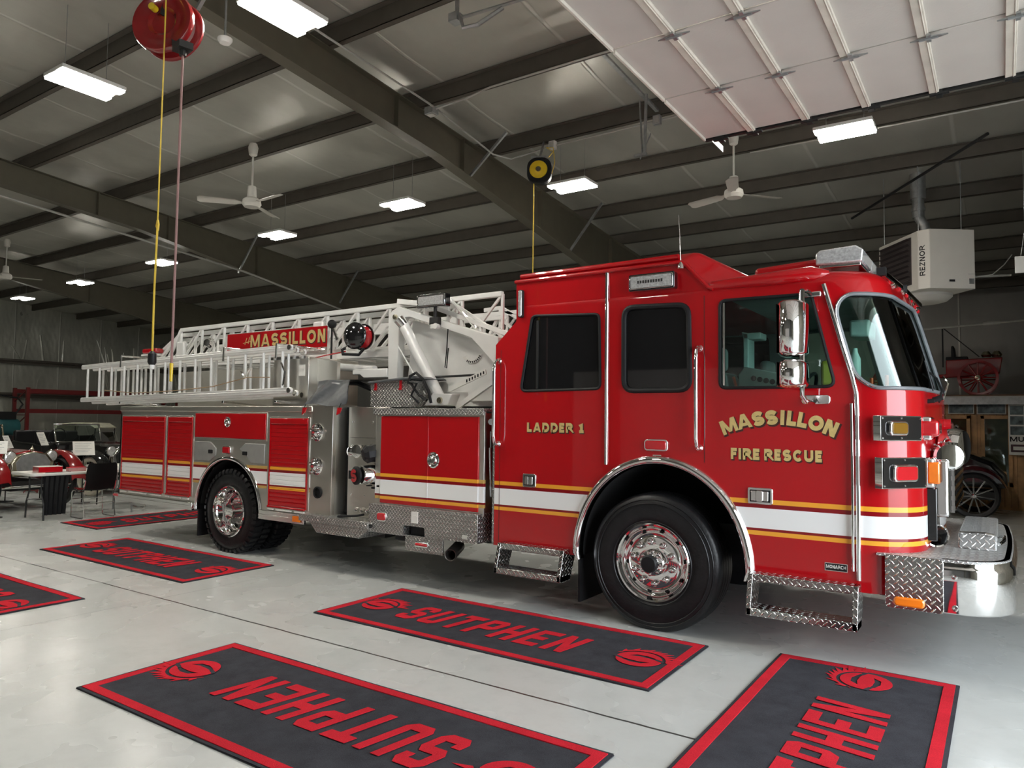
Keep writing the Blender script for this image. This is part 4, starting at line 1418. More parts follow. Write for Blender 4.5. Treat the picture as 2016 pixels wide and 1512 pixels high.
# big mechanical siren and speaker on the front
MB().lathe([(.0, .0), (.10, 0), (.13, .03), (.14, .12), (.12, .16), (.0, .17)], (1.93, .82, 1.50), (.95, -.3, 0), 28).build('siren_body', 'chrome', truck)
si = MB().lathe([(.06, 0), (.10, .02), (.10, .09), (.085, .11), (0, .12)], (1.975, .60, 1.44), (.3, -1, 0), 28).build('siren', 'chrome', truck)
sv = MB()
for k in range(14):
    a = 2 * PI * k / 14
    c = Vector((1.975, .60, 1.44))
    sv.bar(c + Vector((.102 * math.cos(a), -.02, .102 * math.sin(a))), c + Vector((.102 * math.cos(a), -.085, .102 * math.sin(a))), .012, .012)
sv.build('siren_fins', 'chrome_soft', si)
MB().cyl((1.93, 1.2, 1.65), (1.98, 1.2, 1.65), .06, n=20).build('warning_light', 'red_lens', truck)

# front bumper and extension deck
bx = [(1.65, -.02), (1.975, -.03)]
def bumper_line(ins=0.):
    x1 = 2.37 - ins
    pts = [(1.972, -.032 + ins), (2.03, -.032 + ins), (2.08, -.032 + ins)]
    for k in range(1, 13):
        a = PI / 2 * k / 12
        pts.append((2.08 + (x1 - 2.08) * math.sin(a), -.032 + ins + (.342 - ins) * (1 - math.cos(a))))
    for k in range(1, 6):
        pts.append((x1 + .02 * math.sin(k / 5 * PI / 2), .31 + (TW / 2 - .31) * k / 5))
    return pts + [(p[0], TW - p[1]) for p in pts[::-1][1:]]
rows = []
for z, ins in ((.455, .05), (.462, .015), (.475, .0), (.73, .0), (.75, .004), (.765, .018), (.785, .018), (.80, .03), (.80, .06)):
    rows.append([(x, y, z) for x, y in bumper_line(ins)])
MB().grid(rows).build('front_bumper', 'chrome', truck, fix=False, angle=50)
for z in (.50, .70):
    MB().lathe([(.018, 0), (.018, .006), (.010, .008), (0, .004)], (2.045, -.03, z), (0, -1, 0), 16).build('bumper_bolt', 'chrome_soft', truck)
sd = MB().prism(rrect(1.65, 1.985, .455, .80, .02), 'y', -.035, -.02).build('bumper_side', 'diamond', truck, bevel=.004)
MB().prism(rrect(1.65, 1.985, .455, .80, .02), 'y', TW + .02, TW + .035).build('bumper_side', 'diamond', truck)
g = MB().prism(rrect(1.70, 1.88, .475, .535, .025), 'y', -.058, -.035).build('marker_light', 'orange_lens', truck, bevel=.012)
dk = [(1.60, -.02)] + [(x - .01, y) for x, y in bumper_line(.012)] + [(1.60, TW + .02)]
MB().prism(dk, 'z', .785, .80).build('bumper_deck', 'diamond_deck', truck)
MB().prism([(.55, .80), (.62, .90), (1.80, .90), (1.88, .80)], 'x', 2.04, 2.27).build('deck_cover', 'diamond_deck', truck, bevel=.012)
MB().tube([(2.06, .62, .90), (2.05, .57, .91), (2.2, .57, .915), (2.25, .62, .90)], .008, 6).tube([(2.28, .7, .83), (2.31, .8, .85), (2.31, 1.0, .85), (2.28, 1.1, .83)], .012, 8).build('cover_latch', 'chrome', truck)
MB().lathe([(0, 0), (.03, 0), (.045, .08), (.075, .16), (.08, .165), (.07, .16), (.02, .06)], (1.86, .62, .885), (.35, -.9, 0), 24, cap=False).build('air_horn', 'chrome', truck)
MB().box(1.6, 1.95, .1, 2.35, .5, .77).build('bumper_core', 'steel_dark', truck)

# cab interior
MB().box(1.15, 1.7, .15, 2.3, 1.44, 1.80).build('dashboard', 'cab_grey', truck, bevel=.05, seg=3)
MB().box(-.45, -.40, .07, 2.38, 1.44, 2.60).build('cab_bulkhead', 'steel_dark', truck)
def cab_seat(y, x=.45):
    g = MB().prism([(x - .02, 1.45), (x - .10, 2.05), (x + .02, 2.08), (x + .13, 1.50)], 'y', y, y + .48).build('cab_seat', 'seat', truck, bevel=.05, seg=4)
    MB().box(x - .13, x - .02, y + .12, y + .36, 2.08, 2.28).build('head_rest', 'seat', g, bevel=.04, seg=3)
    MB().tube([(x + .11, y + .04, 2.02), (x + .14, y + .10, 1.85)], .012, 6).build('belt_tab', 'orange', g)
cab_seat(.22); cab_seat(1.75)
MB().tube([(1.05 + .14 * math.cos(a) * .4, .55 + .2 * math.sin(a), 1.90 + .15 * math.cos(a)) for a in [2 * PI * k / 24 for k in range(24)]], .014, 8, closed=True).cyl((1.05, .55, 1.90), (1.25, .55, 1.75), .03).build('steering_wheel', 'black', truck)
g = MB().prism([(.575, 1.80), (.575, 2.04), (.62, 2.105), (.90, 2.045), (.90, 1.80)], 'y', .34, .66).build('console_box', 'dash', truck, bevel=.008)
vt = MB()
for i in range(5):
    vt.cyl((.695 + i * .048, .34, 2.01 - i * .010), (.695 + i * .048, .336, 2.01 - i * .010), .021, n=16)
vt.build('round_vent', 'black', g)
MB().box(.36, .41, 1.2, 1.4, 2.16, 2.48).box(.36, .52, 1.2, 1.4, 2.42, 2.48).build('radio_mount', 'dash', truck, bevel=.01)
MB().box(1.03, 1.15, 1.15, 1.32, 1.98, 2.20).build('hi_vis_bag', 'hi_vis', truck, bevel=.03, seg=3)
MB().lathe([(.04, 0), (.04, .18), (.02, .23), (.018, .26), (0, .265)], (1.40, .52, 1.97), (0, 0, 1), 14).cyl((1.40, .52, 1.80), (1.40, .52, 1.97), .02, n=8).build('bottle', 'dash', truck)
MB().cyl((1.60, .62, 1.80), (1.60, .62, 2.03), .014, n=12).cyl((1.52, .45, 1.80), (1.52, .45, 2.0), .012, n=12).build('orange_wand', 'orange', truck)
MB().box(1.3, 1.45, .9, 1.25, 2.36, 2.5).build('sun_visor', 'dash', truck, bevel=.02)
# ---------------------------------------------------------------- rear body
BX0, BX1, BZ0, BZ1 = -8.09, -4.06, .545, 1.765
A2 = (-5.56, .50, .635, .635)
body = MB().box(BX0, BX1, 0, .72, BZ0, BZ1).build('body_shell', ['body_steel', 'well'], truck)
cut = [MB().prism(arch_poly(*A2, .2), 'y', -.2, .60).build('cut', ['well'])]
boolean(body, cut)
MB().box(BX0, BX1, TW - .72, TW, BZ0, BZ1).build('far_body_shell', 'stainless', truck)
MB().box(BX0, BX1, .72, TW - .72, 1.2, 1.70).build('body_bed', 'stainless', truck)
MB().box(BX0, BX0 + .03, .0, TW, BZ0, 1.7).build('rear_wall', 'stainless', truck)
fender(A2, .045, 'wheel_arch_trim', y=-.02, z0=.48)
# top cap rail and lower rub rail
MB().box(BX0 - .01, BX1 + .01, -.012, .03, 1.72, 1.79).build('top_rail', 'stainless', truck, bevel=.01)
MB().box(BX0 - .02, -6.24, -.035, .0, .465, .56).box(BX0 - .02, -6.24, -.04, -.035, .50, .525).build('rub_rail', 'chrome_soft', truck, bevel=.004)
MB().box(-4.90, BX1 - .05, -.035, .0, .475, .58).box(-4.90, BX1 - .05, -.04, -.035, .51, .535).build('rub_rail', 'chrome_soft', truck, bevel=.004)
g = MB().box(BX0 - .06, BX0 + .05, -.045, -.03, .525, .56).build('marker_light', 'red_lens', truck, bevel=.006)
g = MB().box(-4.29, -4.15, -.048, -.04, .495, .56).build('marker_light', 'orange_lens', truck, bevel=.006)
MB().box(-6.24, -6.215, .05, .5, .14, .62).build('mud_flap', 'black', truck)

def shutter(x0, x1, z0=.645, z1=1.64):
    g = MB().box(x0 - .035, x0, -.006, .02, z0 - .02, z1 + .02).box(x1, x1 + .035, -.006, .02, z0 - .02, z1 + .02).box(x0, x1, -.006, .02, z1, z1 + .025).build('shutter_frame', 'stainless', truck, bevel=.003)
    rows = []
    n = 19
    h = (z1 - .06 - z0) / n
    for i in range(n):
        za = z0 + i * h
        for dz, yy in ((0, -.003), (.08, -.0075), (.5, -.009), (.92, -.0075), (1., -.003)):
            rows.append([(x0 + .012, yy, za + dz * h), (x1 - .012, yy, za + dz * h)])
    s_ = MB().grid(rows).build('roller_shutter', 'cab_paint', g, fix=False, angle=20)
    MB().box(x0, x1, -.02, .01, z1 - .06, z1 + .01).build('shutter_hood', 'red', g, bevel=.008)
    for xa_ in (x0, x1 - .012):
        MB().box(xa_, xa_ + .012, -.016, 0, z0 - .01, z1 - .05).build('side_track', 'red', g)
    MB().cyl((x0 + .01, -.025, z0 - .012), (x1 - .01, -.025, z0 - .012), .012, n=10).build('lift_bar', 'red', g)
    lb_ = MB()
    for a, b in ((.02, .16), (.24, .64), (.74, .97)):
        lb_.box(x0 + (x1 - x0) * a, x0 + (x1 - x0) * b, -.03, -.005, z0 - .052, z0 - .035)
    lb_.build('latch_bar', 'white', g, bevel=.003)
shutter(-8.02, -6.955)
shutter(-6.87, -6.325)
shutter(-4.765, -4.11)
# upper red panel with a round light, two fuel/bottle doors below it
MB().box(-6.275, -4.825, -.008, .0, 1.375, 1.715).build('panel_frame', 'stainless', truck, bevel=.004)
MB().box(-6.255, -4.845, -.018, -.006, 1.395, 1.70).build('upper_panel', 'red', truck, bevel=.006)
def round_handle(x, z, y, r=.07):
    g = MB().lathe([(r, 0), (r, .006), (r * .86, .012), (r * .75, .004), (0, .004)], (x, y, z), (0, -1, 0), 28).build('round_latch', 'chrome', truck)
    MB().lathe([(r * .62, 0), (r * .5, .016), (r * .3, .022), (0, .018)], (x, y - .002, z), (0, -1, .25), 24).build('turn_ring', 'chrome_soft', g)
round_handle(-5.569, 1.595, -.018, .065)
M['panel_grey'] = pbr('grey_panel_paint', (.30, .30, .285), .4, .3)
MB().prism([(-6.255, 1.10), (-5.93, 1.10), (-5.80, 1.18), (-5.80, 1.27), (-5.92, 1.345), (-6.255, 1.345)], 'y', -.016, 0).build('bottle_door', 'panel_grey', truck, bevel=.008)
MB().prism([(-5.20, 1.20), (-5.10, 1.11), (-4.85, 1.11), (-4.85, 1.345), (-5.22, 1.345), (-5.33, 1.27)], 'y', -.016, 0).build('bottle_door', 'panel_grey', truck, bevel=.008)
for x in (-5.95, -5.26):
    g = MB().prism(rrect(x, x + .09, 1.20, 1.245, .01), 'y', -.021, -.015).build('finger_latch', 'black', truck)
badge_light(-5.66, -5.50, 1.20, 1.30, 'red_lens', r=.02)

# ---------------------------------------------------------------- pump bay
MB().box(-4.06, -3.72, 0, .05, .60, 1.80).build('gauge_panel', 'stainless_v', truck, bevel=.004)
MB().box(-4.06, -4.04, .05, 1.0, .60, 1.80).box(-3.735, -3.72, .05, .35, .60, 1.80).build('bay_side', 'stainless', truck)
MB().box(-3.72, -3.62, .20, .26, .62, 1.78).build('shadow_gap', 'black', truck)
MB().box(-3.62, -3.02, .14, .18, .60, 1.78).build('pump_panel', 'stainless_v', truck, bevel=.004)
bl = MB()
for x, z in ((-3.55, 1.62), (-3.25, 1.62), (-3.55, 1.36), (-3.25, 1.36), (-3.55, 1.1), (-3.55, .83), (-3.35, .83)):
    bl.lathe([(.012, 0), (.01, .008), (0, .01)], (x, .14, z), (0, -1, 0), 8)
bl.build('panel_bolts', 'chrome', truck)
MB().box(-3.60, -3.04, .136, .14, 1.447, 1.452).build('panel_seam', 'chrome_soft', truck)
def valve(x, z, y=.0, r=.06):
    g = MB().lathe([(.035, 0), (.045, .03), (.045, .09), (.055, .10), (.058, .16), (.05, .18), (0, .185)], (x, y, z), (0, -1, 0), 20).build('discharge_valve', 'chrome', truck)
    for k in range(6):
        a = PI / 3 * k + .2
        MB().sphere((x + r * 1.25 * math.cos(a), y - .13, z + r * 1.25 * math.sin(a)), .018, 8).build('cap_lug', 'chrome', g)
    MB().sphere((x, y - .185, z - .01), .012, 8).build('cap_dot', 'red_dark', g)
for z in (1.50, 1.13):
    g = MB().lathe([(.0, 0), (.10, 0), (.10, .01), (.085, .018), (.08, .008), (0, .01)], (-3.955, -.002, z), (0, -1, 0), 32).build('valve_plate', 'chrome', truck)
    for k in range(5):
        a = 2 * PI * k / 5 + .3
        MB().sphere((-3.955 + .075 * math.cos(a), -.03, z + .075 * math.sin(a)), .022, 8).build('knob', 'chrome', g)
    MB().lathe([(.05, .0), (.05, .05), (.03, .07), (0, .07)], (-3.955, 0, z), (0, -1, 0), 20).build('cap', 'chrome', g)
    MB().sphere((-3.955, -.07, z - .005), .018, 8).build('cap_centre', 'red_dark', g)
g = MB().lathe([(.065, 0), (.065, .012), (.052, .016), (.05, .008)], (-3.93, -.002, .84), (0, -1, 0), 28).build('gauge', 'black', truck)
MB().lathe([(.05, 0), (.0, .0)], (-3.93, -.010, .84), (0, -1, 0), 28).build('gauge_face', 'white', g)
# intake with cap, black covered fitting
it = MB().lathe([(.13, 0), (.13, .06), (.11, .08), (.10, .22), (.09, .24), (0, .25)], (-3.13, .14, 1.07), (-.25, -1, 0), 30).build('main_intake', 'chrome', truck)
MB().lathe([(.0, 0), (.095, 0), (.095, .02), (.08, .03), (0, .03)], (-3.20, -.125, 1.07), (-.25, -1, 0), 30).build('intake_cap', 'black', it)
mb = MB(); place(mb, text_geo('S', .13, .26), (-3.21, -.166, 1.07), (1, -.25, 0), (0, 0, 1))
mb.build('cap_emblem', 'red_lens', it, fix=False, flat=True)
for k in range(5):
    a = R(200 + 35 * k)
    MB().box(-3.10 + .13 * math.cos(a) - .02, -3.10 + .13 * math.cos(a) + .02, .0, .05, 1.07 + .13 * math.sin(a) - .01, 1.07 + .13 * math.sin(a) + .01).build('intake_lug', 'black', it)
bc = MB().lathe([(.05, 0), (.08, .03), (.10, .08), (.092, .12), (.098, .16), (.06, .20), (.0, .21)], (-3.10, .12, 1.31), (-.45, -.85, -.15), 9).build('covered_outlet', 'black', truck, angle=20)
cv = MB().lathe([(.06, 0), (.065, .05), (.045, .08), (.07, .10), (.07, .13), (0, .14)], (-3.36, .14, 1.31), (0, -1, 0), 20).lathe([(.04, 0), (.045, .04), (.03, .06), (.05, .07), (0, .09)], (-3.52, .14, 1.30), (0, -1, 0), 20).build('outlet_caps', 'chrome', truck)
MB().lathe([(.03, 0), (.05, .04), (.05, .09), (0, .10)], (-3.06, .14, 1.46), (0, -1, 0), 16).build('small_cap', 'chrome', truck)
tg = MB().box(-3.60, -3.44, .134, .139, 1.0, 1.09).build('warning_tag', 'black', truck)
MB().prism([(-3.55, 1.045), (-3.52, 1.075), (-3.49, 1.045), (-3.52, 1.015)], 'y', .131, .135).build('tag_emblem', 'red_lens', tg)
dr_ = MB()
for i in range(4):
    dr_.lathe([(.022, 0), (.028, .02), (.02, .05), (0, .055)], (-3.42 + i * .085, .12, .69), (0, -1, -.2), 12)
dr_.build('drain_valves', 'chrome', truck)
# step well in tread plate
st = MB().box(-4.07, -3.02, -.13, .16, .585, .605).box(-4.07, -3.02, -.14, -.12, .54, .61).build('pump_step', 'diamond_fine', truck, bevel=.004)
MB().prism([(-3.92, .54), (-3.02, .54), (-3.16, .43), (-3.80, .43)], 'y', -.12, .3).build('step_box', 'diamond_fine', st, bevel=.004)
MB().tube([(-3.55, -.05, .615), (-3.45, -.05, .625), (-3.3, -.03, .64), (-3.2, -.02, .66)], .012, 8).build('loose_strap', 'black', st)

# ---------------------------------------------------------------- forward compartment
MB().box(-3.06, -1.69, .02, .72, .60, 1.72).build('forward_compartment', 'stainless', truck)
cf = MB().box(-3.07, -1.675, .0, .03, .76, 1.735).build('compartment_face', 'body_steel', truck, bevel=.004)
MB().box(-3.08, -1.665, -.03, .25, 1.735, 1.765).box(-3.08, -1.665, -.035, -.02, 1.70, 1.765).build('ledge', 'diamond_fine', truck, bevel=.004)
for x0, x1 in ((-2.985, -2.352), (-2.346, -1.735)):
    MB().box(x0, x1, -.014, .004, .80, 1.685).build('compartment_door', 'cab_paint', truck, bevel=.005)
MB().box(-2.356, -2.342, -.02, -.012, .80, 1.685).build('door_edge', 'cab_paint', truck, bevel=.003)
round_handle(-2.275, 1.262, -.015, .078)
lp = MB().prism([(-3.075, .505), (-2.60, .505), (-2.595, .60), (-2.585, .61), (-2.335, .61), (-2.325, .60), (-2.32, .52), (-1.685, .52), (-1.685, .79), (-3.075, .79)], 'y', -.075, .30).build('tread_plate_skirt', 'diamond_fine', truck, bevel=.004)
badge_light(-2.945, -2.815, .625, .72, 'red_lens', y=-.075, r=.03)
MB().box(-2.49, -2.405, -.08, -.075, .645, .755).box(-2.475, -2.42, -.082, -.08, .71, .72).build('switch_plate', 'paper', truck)
MB().box(-1.86, -1.80, -.079, -.075, .55, .59).build('small_fitting', 'chrome_soft', truck)
hp = MB().box(-2.60, -2.12, -.04, -.02, .365, .515).build('hanging_plate', 'diamond_fine', truck, bevel=.004)
badge_light(-2.46, -2.29, .415, .465, 'red_lens', y=-.04, r=.012, par=hp)
MB().box(-2.75, -2.58, -.02, .3, .45, .50).box(-2.56, -2.36, .0, .3, .50, .61).build('outrigger_foot', 'black', truck)
MB().lathe([(.045, .35), (.048, .0), (.056, -.004), (.058, .0), (.058, .4)], (-2.04, -.02, .375), (-.5, 1, .05), 24, cap=False).build('exhaust_pipe', 'exhaust', truck)
# dark gap to the cab with struts
MB().box(-1.66, -1.58, .25, 2.2, .55, 2.2).build('gap_bulkhead', 'steel_dark', truck)
MB().tube([(-1.64, .05, 1.55), (-1.63, .05, 1.0)], .008, 6).tube([(-1.625, .02, 1.4), (-1.605, .02, .95)], .01, 6).build('gap_hose', 'chrome_soft', truck)
MB().cyl((-1.64, .1, 1.64), (-1.60, -.0, 1.64), .03, n=14).build('gap_fitting', 'galv', truck)

# ---------------------------------------------------------------- deck above the body, hose bed walls
MB().box(-4.9, -4.28, .12, .9, 1.77, 2.36).build('hose_bed_wall', 'stainless_v', truck, bevel=.006)
MB().box(-4.92, -4.30, .09, .14, 2.34, 2.37).build('hose_bed_cap', 'chrome_soft', truck)
MB().box(-7.6, -4.9, .55, .62, 1.77, 2.30).build('hose_bed_wall', 'stainless', truck)
MB().box(-4.44, -4.34, .112, .118, 2.14, 2.27).build('placard', 'paper', truck)
MB().prism([(-4.28, 2.35), (-3.95, 2.30), (-3.95, 1.77), (-4.28, 1.77)], 'y', .25, .30).build('hose_bed_end', 'stainless', truck)
MB().box(-8.0, -1.7, .6, 1.9, 1.5, 1.78).build('deck', 'steel_dark', truck)
# grey vinyl cover strapped over the side
rows = []
for i in range(9):
    t_ = i / 8
    rows.append([(-4.08 + .5 * u_ + .03 * math.sin(6 * u_ + 3 * t_) - .08 * t_ * (1 - u_) + .04 * t_ * u_, .10 - .12 * t_ + .02 * math.sin(9 * u_ + 5 * t_), 2.07 - .27 * t_ + .015 * math.sin(7 * u_)) for u_ in [k / 10 for k in range(11)]])
rows.insert(0, [(p[0], .6, p[2] + .03) for p in rows[0]])
g = MB().grid(rows).grid([[(p[0], p[1] + .012, p[2]) for p in r_] for r_ in rows], flip=True).build('hose_cover', 'cloth_dark', truck, fix=False, angle=80)
for x in (-4.13, -3.57):
    MB().tube([(x, -.025, 1.82), (x - .02, -.04, 1.76)], .005, 6).build('strap', 'black', g)
    MB().prism([(x - .03, 1.77), (x + .03, 1.77), (x, 1.71), (x - .045, 1.69)], 'y', -.05, -.035).build('red_pull_tab', 'red_lens', g)
# tread plate locker with red latches
g = MB().box(-3.32, -2.74, .16, .55, 1.78, 2.06).build('tread_plate_locker', 'diamond_fine', truck, bevel=.006)
for x in (-3.24, -2.88):
    MB().box(x - .015, x + .015, .15, .16, 1.98, 2.06).prism([(x - .025, 1.96), (x + .02, 1.96), (x + .0, 2.0)], 'y', .145, .155).build('red_latch', 'red_lens', g)
MB().prism([(-3.33, 2.055), (-2.66, 2.10), (-2.62, 2.075), (-3.33, 2.03)], 'y', .12, .6).build('locker_cover', 'cloth_dark', g, bevel=.008)

# ---------------------------------------------------------------- turntable, boom and aerial ladder
tt = MB().lathe([(.55, 1.78), (.62, 1.80), (.62, 1.95), (.5, 2.0), (0, 2.0)], (-2.5, 1.22, 0), (0, 0, 1), 40).build('turntable', 'grey_paint', truck)
def plate(poly, y0, y1, name, mat='grey_paint', par=None, bevel=.008):
    return MB().prism(poly, 'y', y0, y1).build(name, mat, par or truck, bevel=bevel)
# side frame as an upside-down V: leg, knee, beam
frame_poly = [(-3.36, 2.10), (-3.37, 2.80), (-3.31, 2.87), (-3.22, 2.905), (-2.95, 2.82), (-2.42, 2.655), (-1.86, 2.49),
              (-1.86, 2.18), (-2.02, 2.33), (-2.20, 2.50), (-2.55, 2.615), (-3.05, 2.775), (-3.14, 2.775), (-3.20, 2.70), (-3.22, 2.08)]
lift = plate(frame_poly, .46, .56, 'boom_side_frame', par=truck)
plate([(-3.21, 2.08), (-3.15, 2.77), (-2.55, 2.6), (-2.2, 2.48), (-1.84, 2.2), (-1.84, 1.85), (-3.0, 1.85)], .62, .64, 'inner_web', par=lift)
MB().lathe([(.03, 0), (.028, .02), (0, .022)], (-3.26, .46, 2.79), (0, -1, 0), 14).build('pivot_pin', 'brass', lift)
plate([(-3.90, 2.22), (-3.36, 2.22), (-3.36, 2.12), (-3.72, 2.12), (-3.78, 2.16), (-3.90, 2.16)], .44, .60, 'side_rail_end', par=lift)
MB().tube([(-4.25, .52, 2.27), (-3.62, .52, 2.22)], .045, 14).build('support_tube', 'grey_paint', lift)
hc = MB().tube([(-3.12, .42, 2.72), (-2.56, .42, 1.87)], .058, 20).build('lift_cylinder', 'grey_paint', truck)
MB().tube([(-3.14, .38, 2.75), (-3.09, .42, 2.68)], .062, 20).build('cylinder_collar', 'chrome_soft', hc)
MB().tube([(-3.12, .36, 2.45), (-2.72, .36, 1.92)], .008, 8).build('cylinder_line', 'white', hc)
MB().prism([(-2.72, 1.80), (-2.40, 1.80), (-2.34, 1.92), (-2.60, 1.93)], 'y', .34, .48).build('cylinder_foot', 'grey_paint', hc, bevel=.01)
MB().lathe([(.035, 0), (.03, .02), (0, .022)], (-2.50, .34, 1.855), (0, -1, 0), 14).build('foot_pin', 'brass', hc)
MB().prism([(-2.38, 1.80), (-1.86, 2.12), (-1.9, 2.02), (-2.36, 1.76)], 'y', .44, .48).build('gusset', 'grey_paint', lift)
MB().bar((-1.96, .40, 2.14), (-2.42, .40, 1.97), .022, .05).build('angle_indicator_bar', 'white', lift)
hz = MB()
for k in range(7):
    x = -1.99 - k * .035
    hz.box(x, x + .016, .386, .389, 2.115 - k * .013, 2.145 - k * .013)
hz.build('hazard_marks', 'black', lift)
ar = []
for k in range(13):
    a = R(200 + k * 12.5)
    ar.append((-2.30 + .13 * math.cos(a), 2.36 + .11 * math.sin(a)))
ai = [(-2.30 + (p[0] + 2.30) * .7, 2.36 + (p[1] - 2.36) * .7) for p in ar[::-1]]
sc_ = MB().prism(ar + ai, 'y', .610, .619).build('angle_scale', 'white', lift)
mk = MB()
for k in range(3, 12):
    a = R(200 + k * 12.5)
    p, q_ = (-2.30 + .10 * math.cos(a), 2.36 + .085 * math.sin(a)), (-2.30 + .125 * math.cos(a), 2.36 + .105 * math.sin(a))
    mk.bar((p[0], .609, p[1]), (q_[0], .609, q_[1]), .002, .012)
mk.build('scale_marks', 'black', sc_)
# hoses and black hand wheel near the foot
MB().tube([(-2.74, .12, 2.02), (-2.72, .12, 2.10), (-2.64, .12, 2.13), (-2.54, .12, 2.06), (-2.47, .12, 1.94), (-2.45, .14, 1.82)], .015, 8).tube([(-2.74, .13, 2.06), (-2.68, .13, 1.98), (-2.60, .13, 1.90), (-2.50, .13, 1.85)], .013, 8).tube([(-2.73, .12, 2.04), (-2.62, .11, 2.02), (-2.69, .11, 1.90), (-2.60, .12, 1.82)], .012, 8).build('hydraulic_hoses', 'black', truck)
MB().tube([(-3.95, .40, 2.07), (-3.75, .38, 2.06), (-3.5, .38, 1.98), (-3.35, .38, 1.98)], .03, 8).build('dark_hose', 'black', truck)
MB().tube([(-3.3, .42, 2.085), (-2.9, .42, 2.10), (-2.1, .5, 2.12)], .012, 8).build('dark_hose', 'black', truck)

# aerial ladder: box truss with top rail, base rail, uprights and diagonals (three nested sections)
M['truss'] = pbr('silver_truss_paint', (.84, .84, .82), .36, .2, var=.04)
def truss(y0, y1, x0, x1, zt0, zt1, zb0, zb1, par, bays, tip=.5, r=.028):
    """near face y0, far face y1"""
    def zt(x): return zt0 + (zt1 - zt0) * (x - x0) / (x1 - x0)
    def zb(x): return zb0 + (zb1 - zb0) * (x - x0) / (x1 - x0)
    for y in (y0, y1):
        mb = MB()
        mb.bar((x0 + tip, y, zt(x0 + tip)), (x1, y, zt(x1)), .05, .055)
        mb.bar((x0, y, zb(x0)), (x1, y, zb(x1)), .05, .07)
        mb.bar((x0 + tip, y, zt(x0 + tip)), (x0, y, zb(x0) + .05), .04, .045)
        par_ = mb.build('side_rail', 'truss', par, bevel=.006)
        mb = MB()
        st_ = (x1 - x0 - tip) / bays
        for i in range(bays + 1):
            x = x0 + tip + st_ * i
            mb.bar((x, y, zb(x)), (x, y, zt(x)), .03, .03, up=(1, 0, 0))
            if i < bays:
                mb.bar((x, y, zb(x)), (x + st_, y, zt(x + st_)), .026, .026, up=(0, 1, 0))
        mb.build('lattice', 'truss', par, bevel=.003)
    mb = MB()
    n = int((x1 - x0) / .36)
    for i in range(n + 1):
        x = x0 + .1 + i * .36
        if x < x1: mb.cyl((x, y0, zb(x) + .02), (x, y1, zb(x) + .02), .018, n=8)
    mb.build('rungs', 'truss', par)
al = MB().bar((-8.5, .82, 2.50), (-8.5, 1.63, 2.50), .05, .06).build('aerial_ladder', 'truss', truck)
truss(.66, 1.78, -8.10, -1.95, 2.93, 2.965, 2.42, 2.40, al, 11, tip=.35)
truss(.74, 1.70, -8.45, -2.6, 2.865, 2.90, 2.46, 2.44, al, 12, tip=.5)
truss(.82, 1.62, -8.75, -3.2, 2.80, 2.83, 2.50, 2.48, al, 13, tip=.5)
# rear mast end of the ladder over the turntable (far side shows above the frame)
MB().bar((-3.35, .60, 2.99), (-2.95, .60, 2.93), .06, .06).bar((-2.95, .60, 2.93), (-1.80, .60, 2.52), .05, .05).bar((-2.62, .60, 2.95), (-1.8, .60, 2.45), .03, .03).bar((-2.62, .60, 2.62), (-2.62, .60, 2.93), .03, .03).bar((-2.4, .60, 2.56), (-2.45, .60, 2.80), .03, .03).bar((-2.15, .6, 2.5), (-2.2, .6, 2.68), .03, .03).build('base_brace', 'truss', al, bevel=.005)
MB().bar((-3.0, 1.78, 3.02), (-2.75, 1.78, 3.03), .05, .05).bar((-2.75, 1.78, 3.03), (-2.0, 1.78, 2.62), .05, .05).bar((-2.72, 1.74, 3.03), (-2.72, 1.74, 2.5), .05, .05).bar((-2.95, 1.74, 2.6), (-2.72, 1.74, 2.98), .04, .04).bar((-2.72, 1.70, 2.9), (-2.3, 1.70, 2.6), .04, .04).build('far_handrail', 'truss', al, bevel=.005)
MB().bar((-2.60, .58, 2.97), (-2.05, .62, 2.42), .07, .012).build('diagonal_plate', 'grey_paint', al)
# tip light and bits hanging in the lattice
MB().prism(rrect(-8.78, -8.40, 2.625, 2.70, .03), 'y', .64, .78).build('tip_light', 'red_lens', al, bevel=.02, seg=3)
MB().box(-8.8, -8.38, .64, .8, 2.585, 2.615).build('tip_bracket', 'white', al, bevel=.005)
for x, z in ((-7.75, 2.70), (-6.55, 2.72), (-6.0, 2.70), (-4.75, 2.80)):
    MB().box(x - .08, x + .1, .63, .70, z - .16, z + .06).build('bracket', 'truss', al, bevel=.02)
fl2 = MB().lathe([(.0, 0), (.07, 0), (.075, .03), (.05, .08), (0, .09)], (-6.95, .62, 2.70), (.3, -1, 0), 20).build('tip_floodlight', 'chrome', al)
# red name board
nb = MB().box(-6.515, -4.515, .585, .600, 2.53, 2.79).build('name_board', 'red', al, bevel=.004)
letters('MASSILLON', -5.27, 2.672, .165, 1.46, .24, y=.5845, par=nb, names=('board_lettering_shadow', 'board_lettering'))
# the small italic word ahead of the name is only partly legible above the ladders: two strokes
mb = MB().bar((-6.12, .583, 2.63), (-6.08, .583, 2.72), .001, .012).bar((-6.05, .583, 2.64), (-6.02, .583, 2.73), .001, .012).bar((-6.16, .583, 2.65), (-6.0, .583, 2.67), .001, .01)
mb.build('board_lettering', 'gold', nb, fix=False)
MB().sphere((-4.42, .58, 2.80), .055, 14).cyl((-4.42, .58, 2.80), (-4.42, .58, 2.35), .012, n=8).build('ball_lamp', 'black', al)
MB().bar((-4.38, .57, 2.74), (-4.30, .57, 2.60), .02, .03).build('lamp_clip', 'chrome_soft', al)
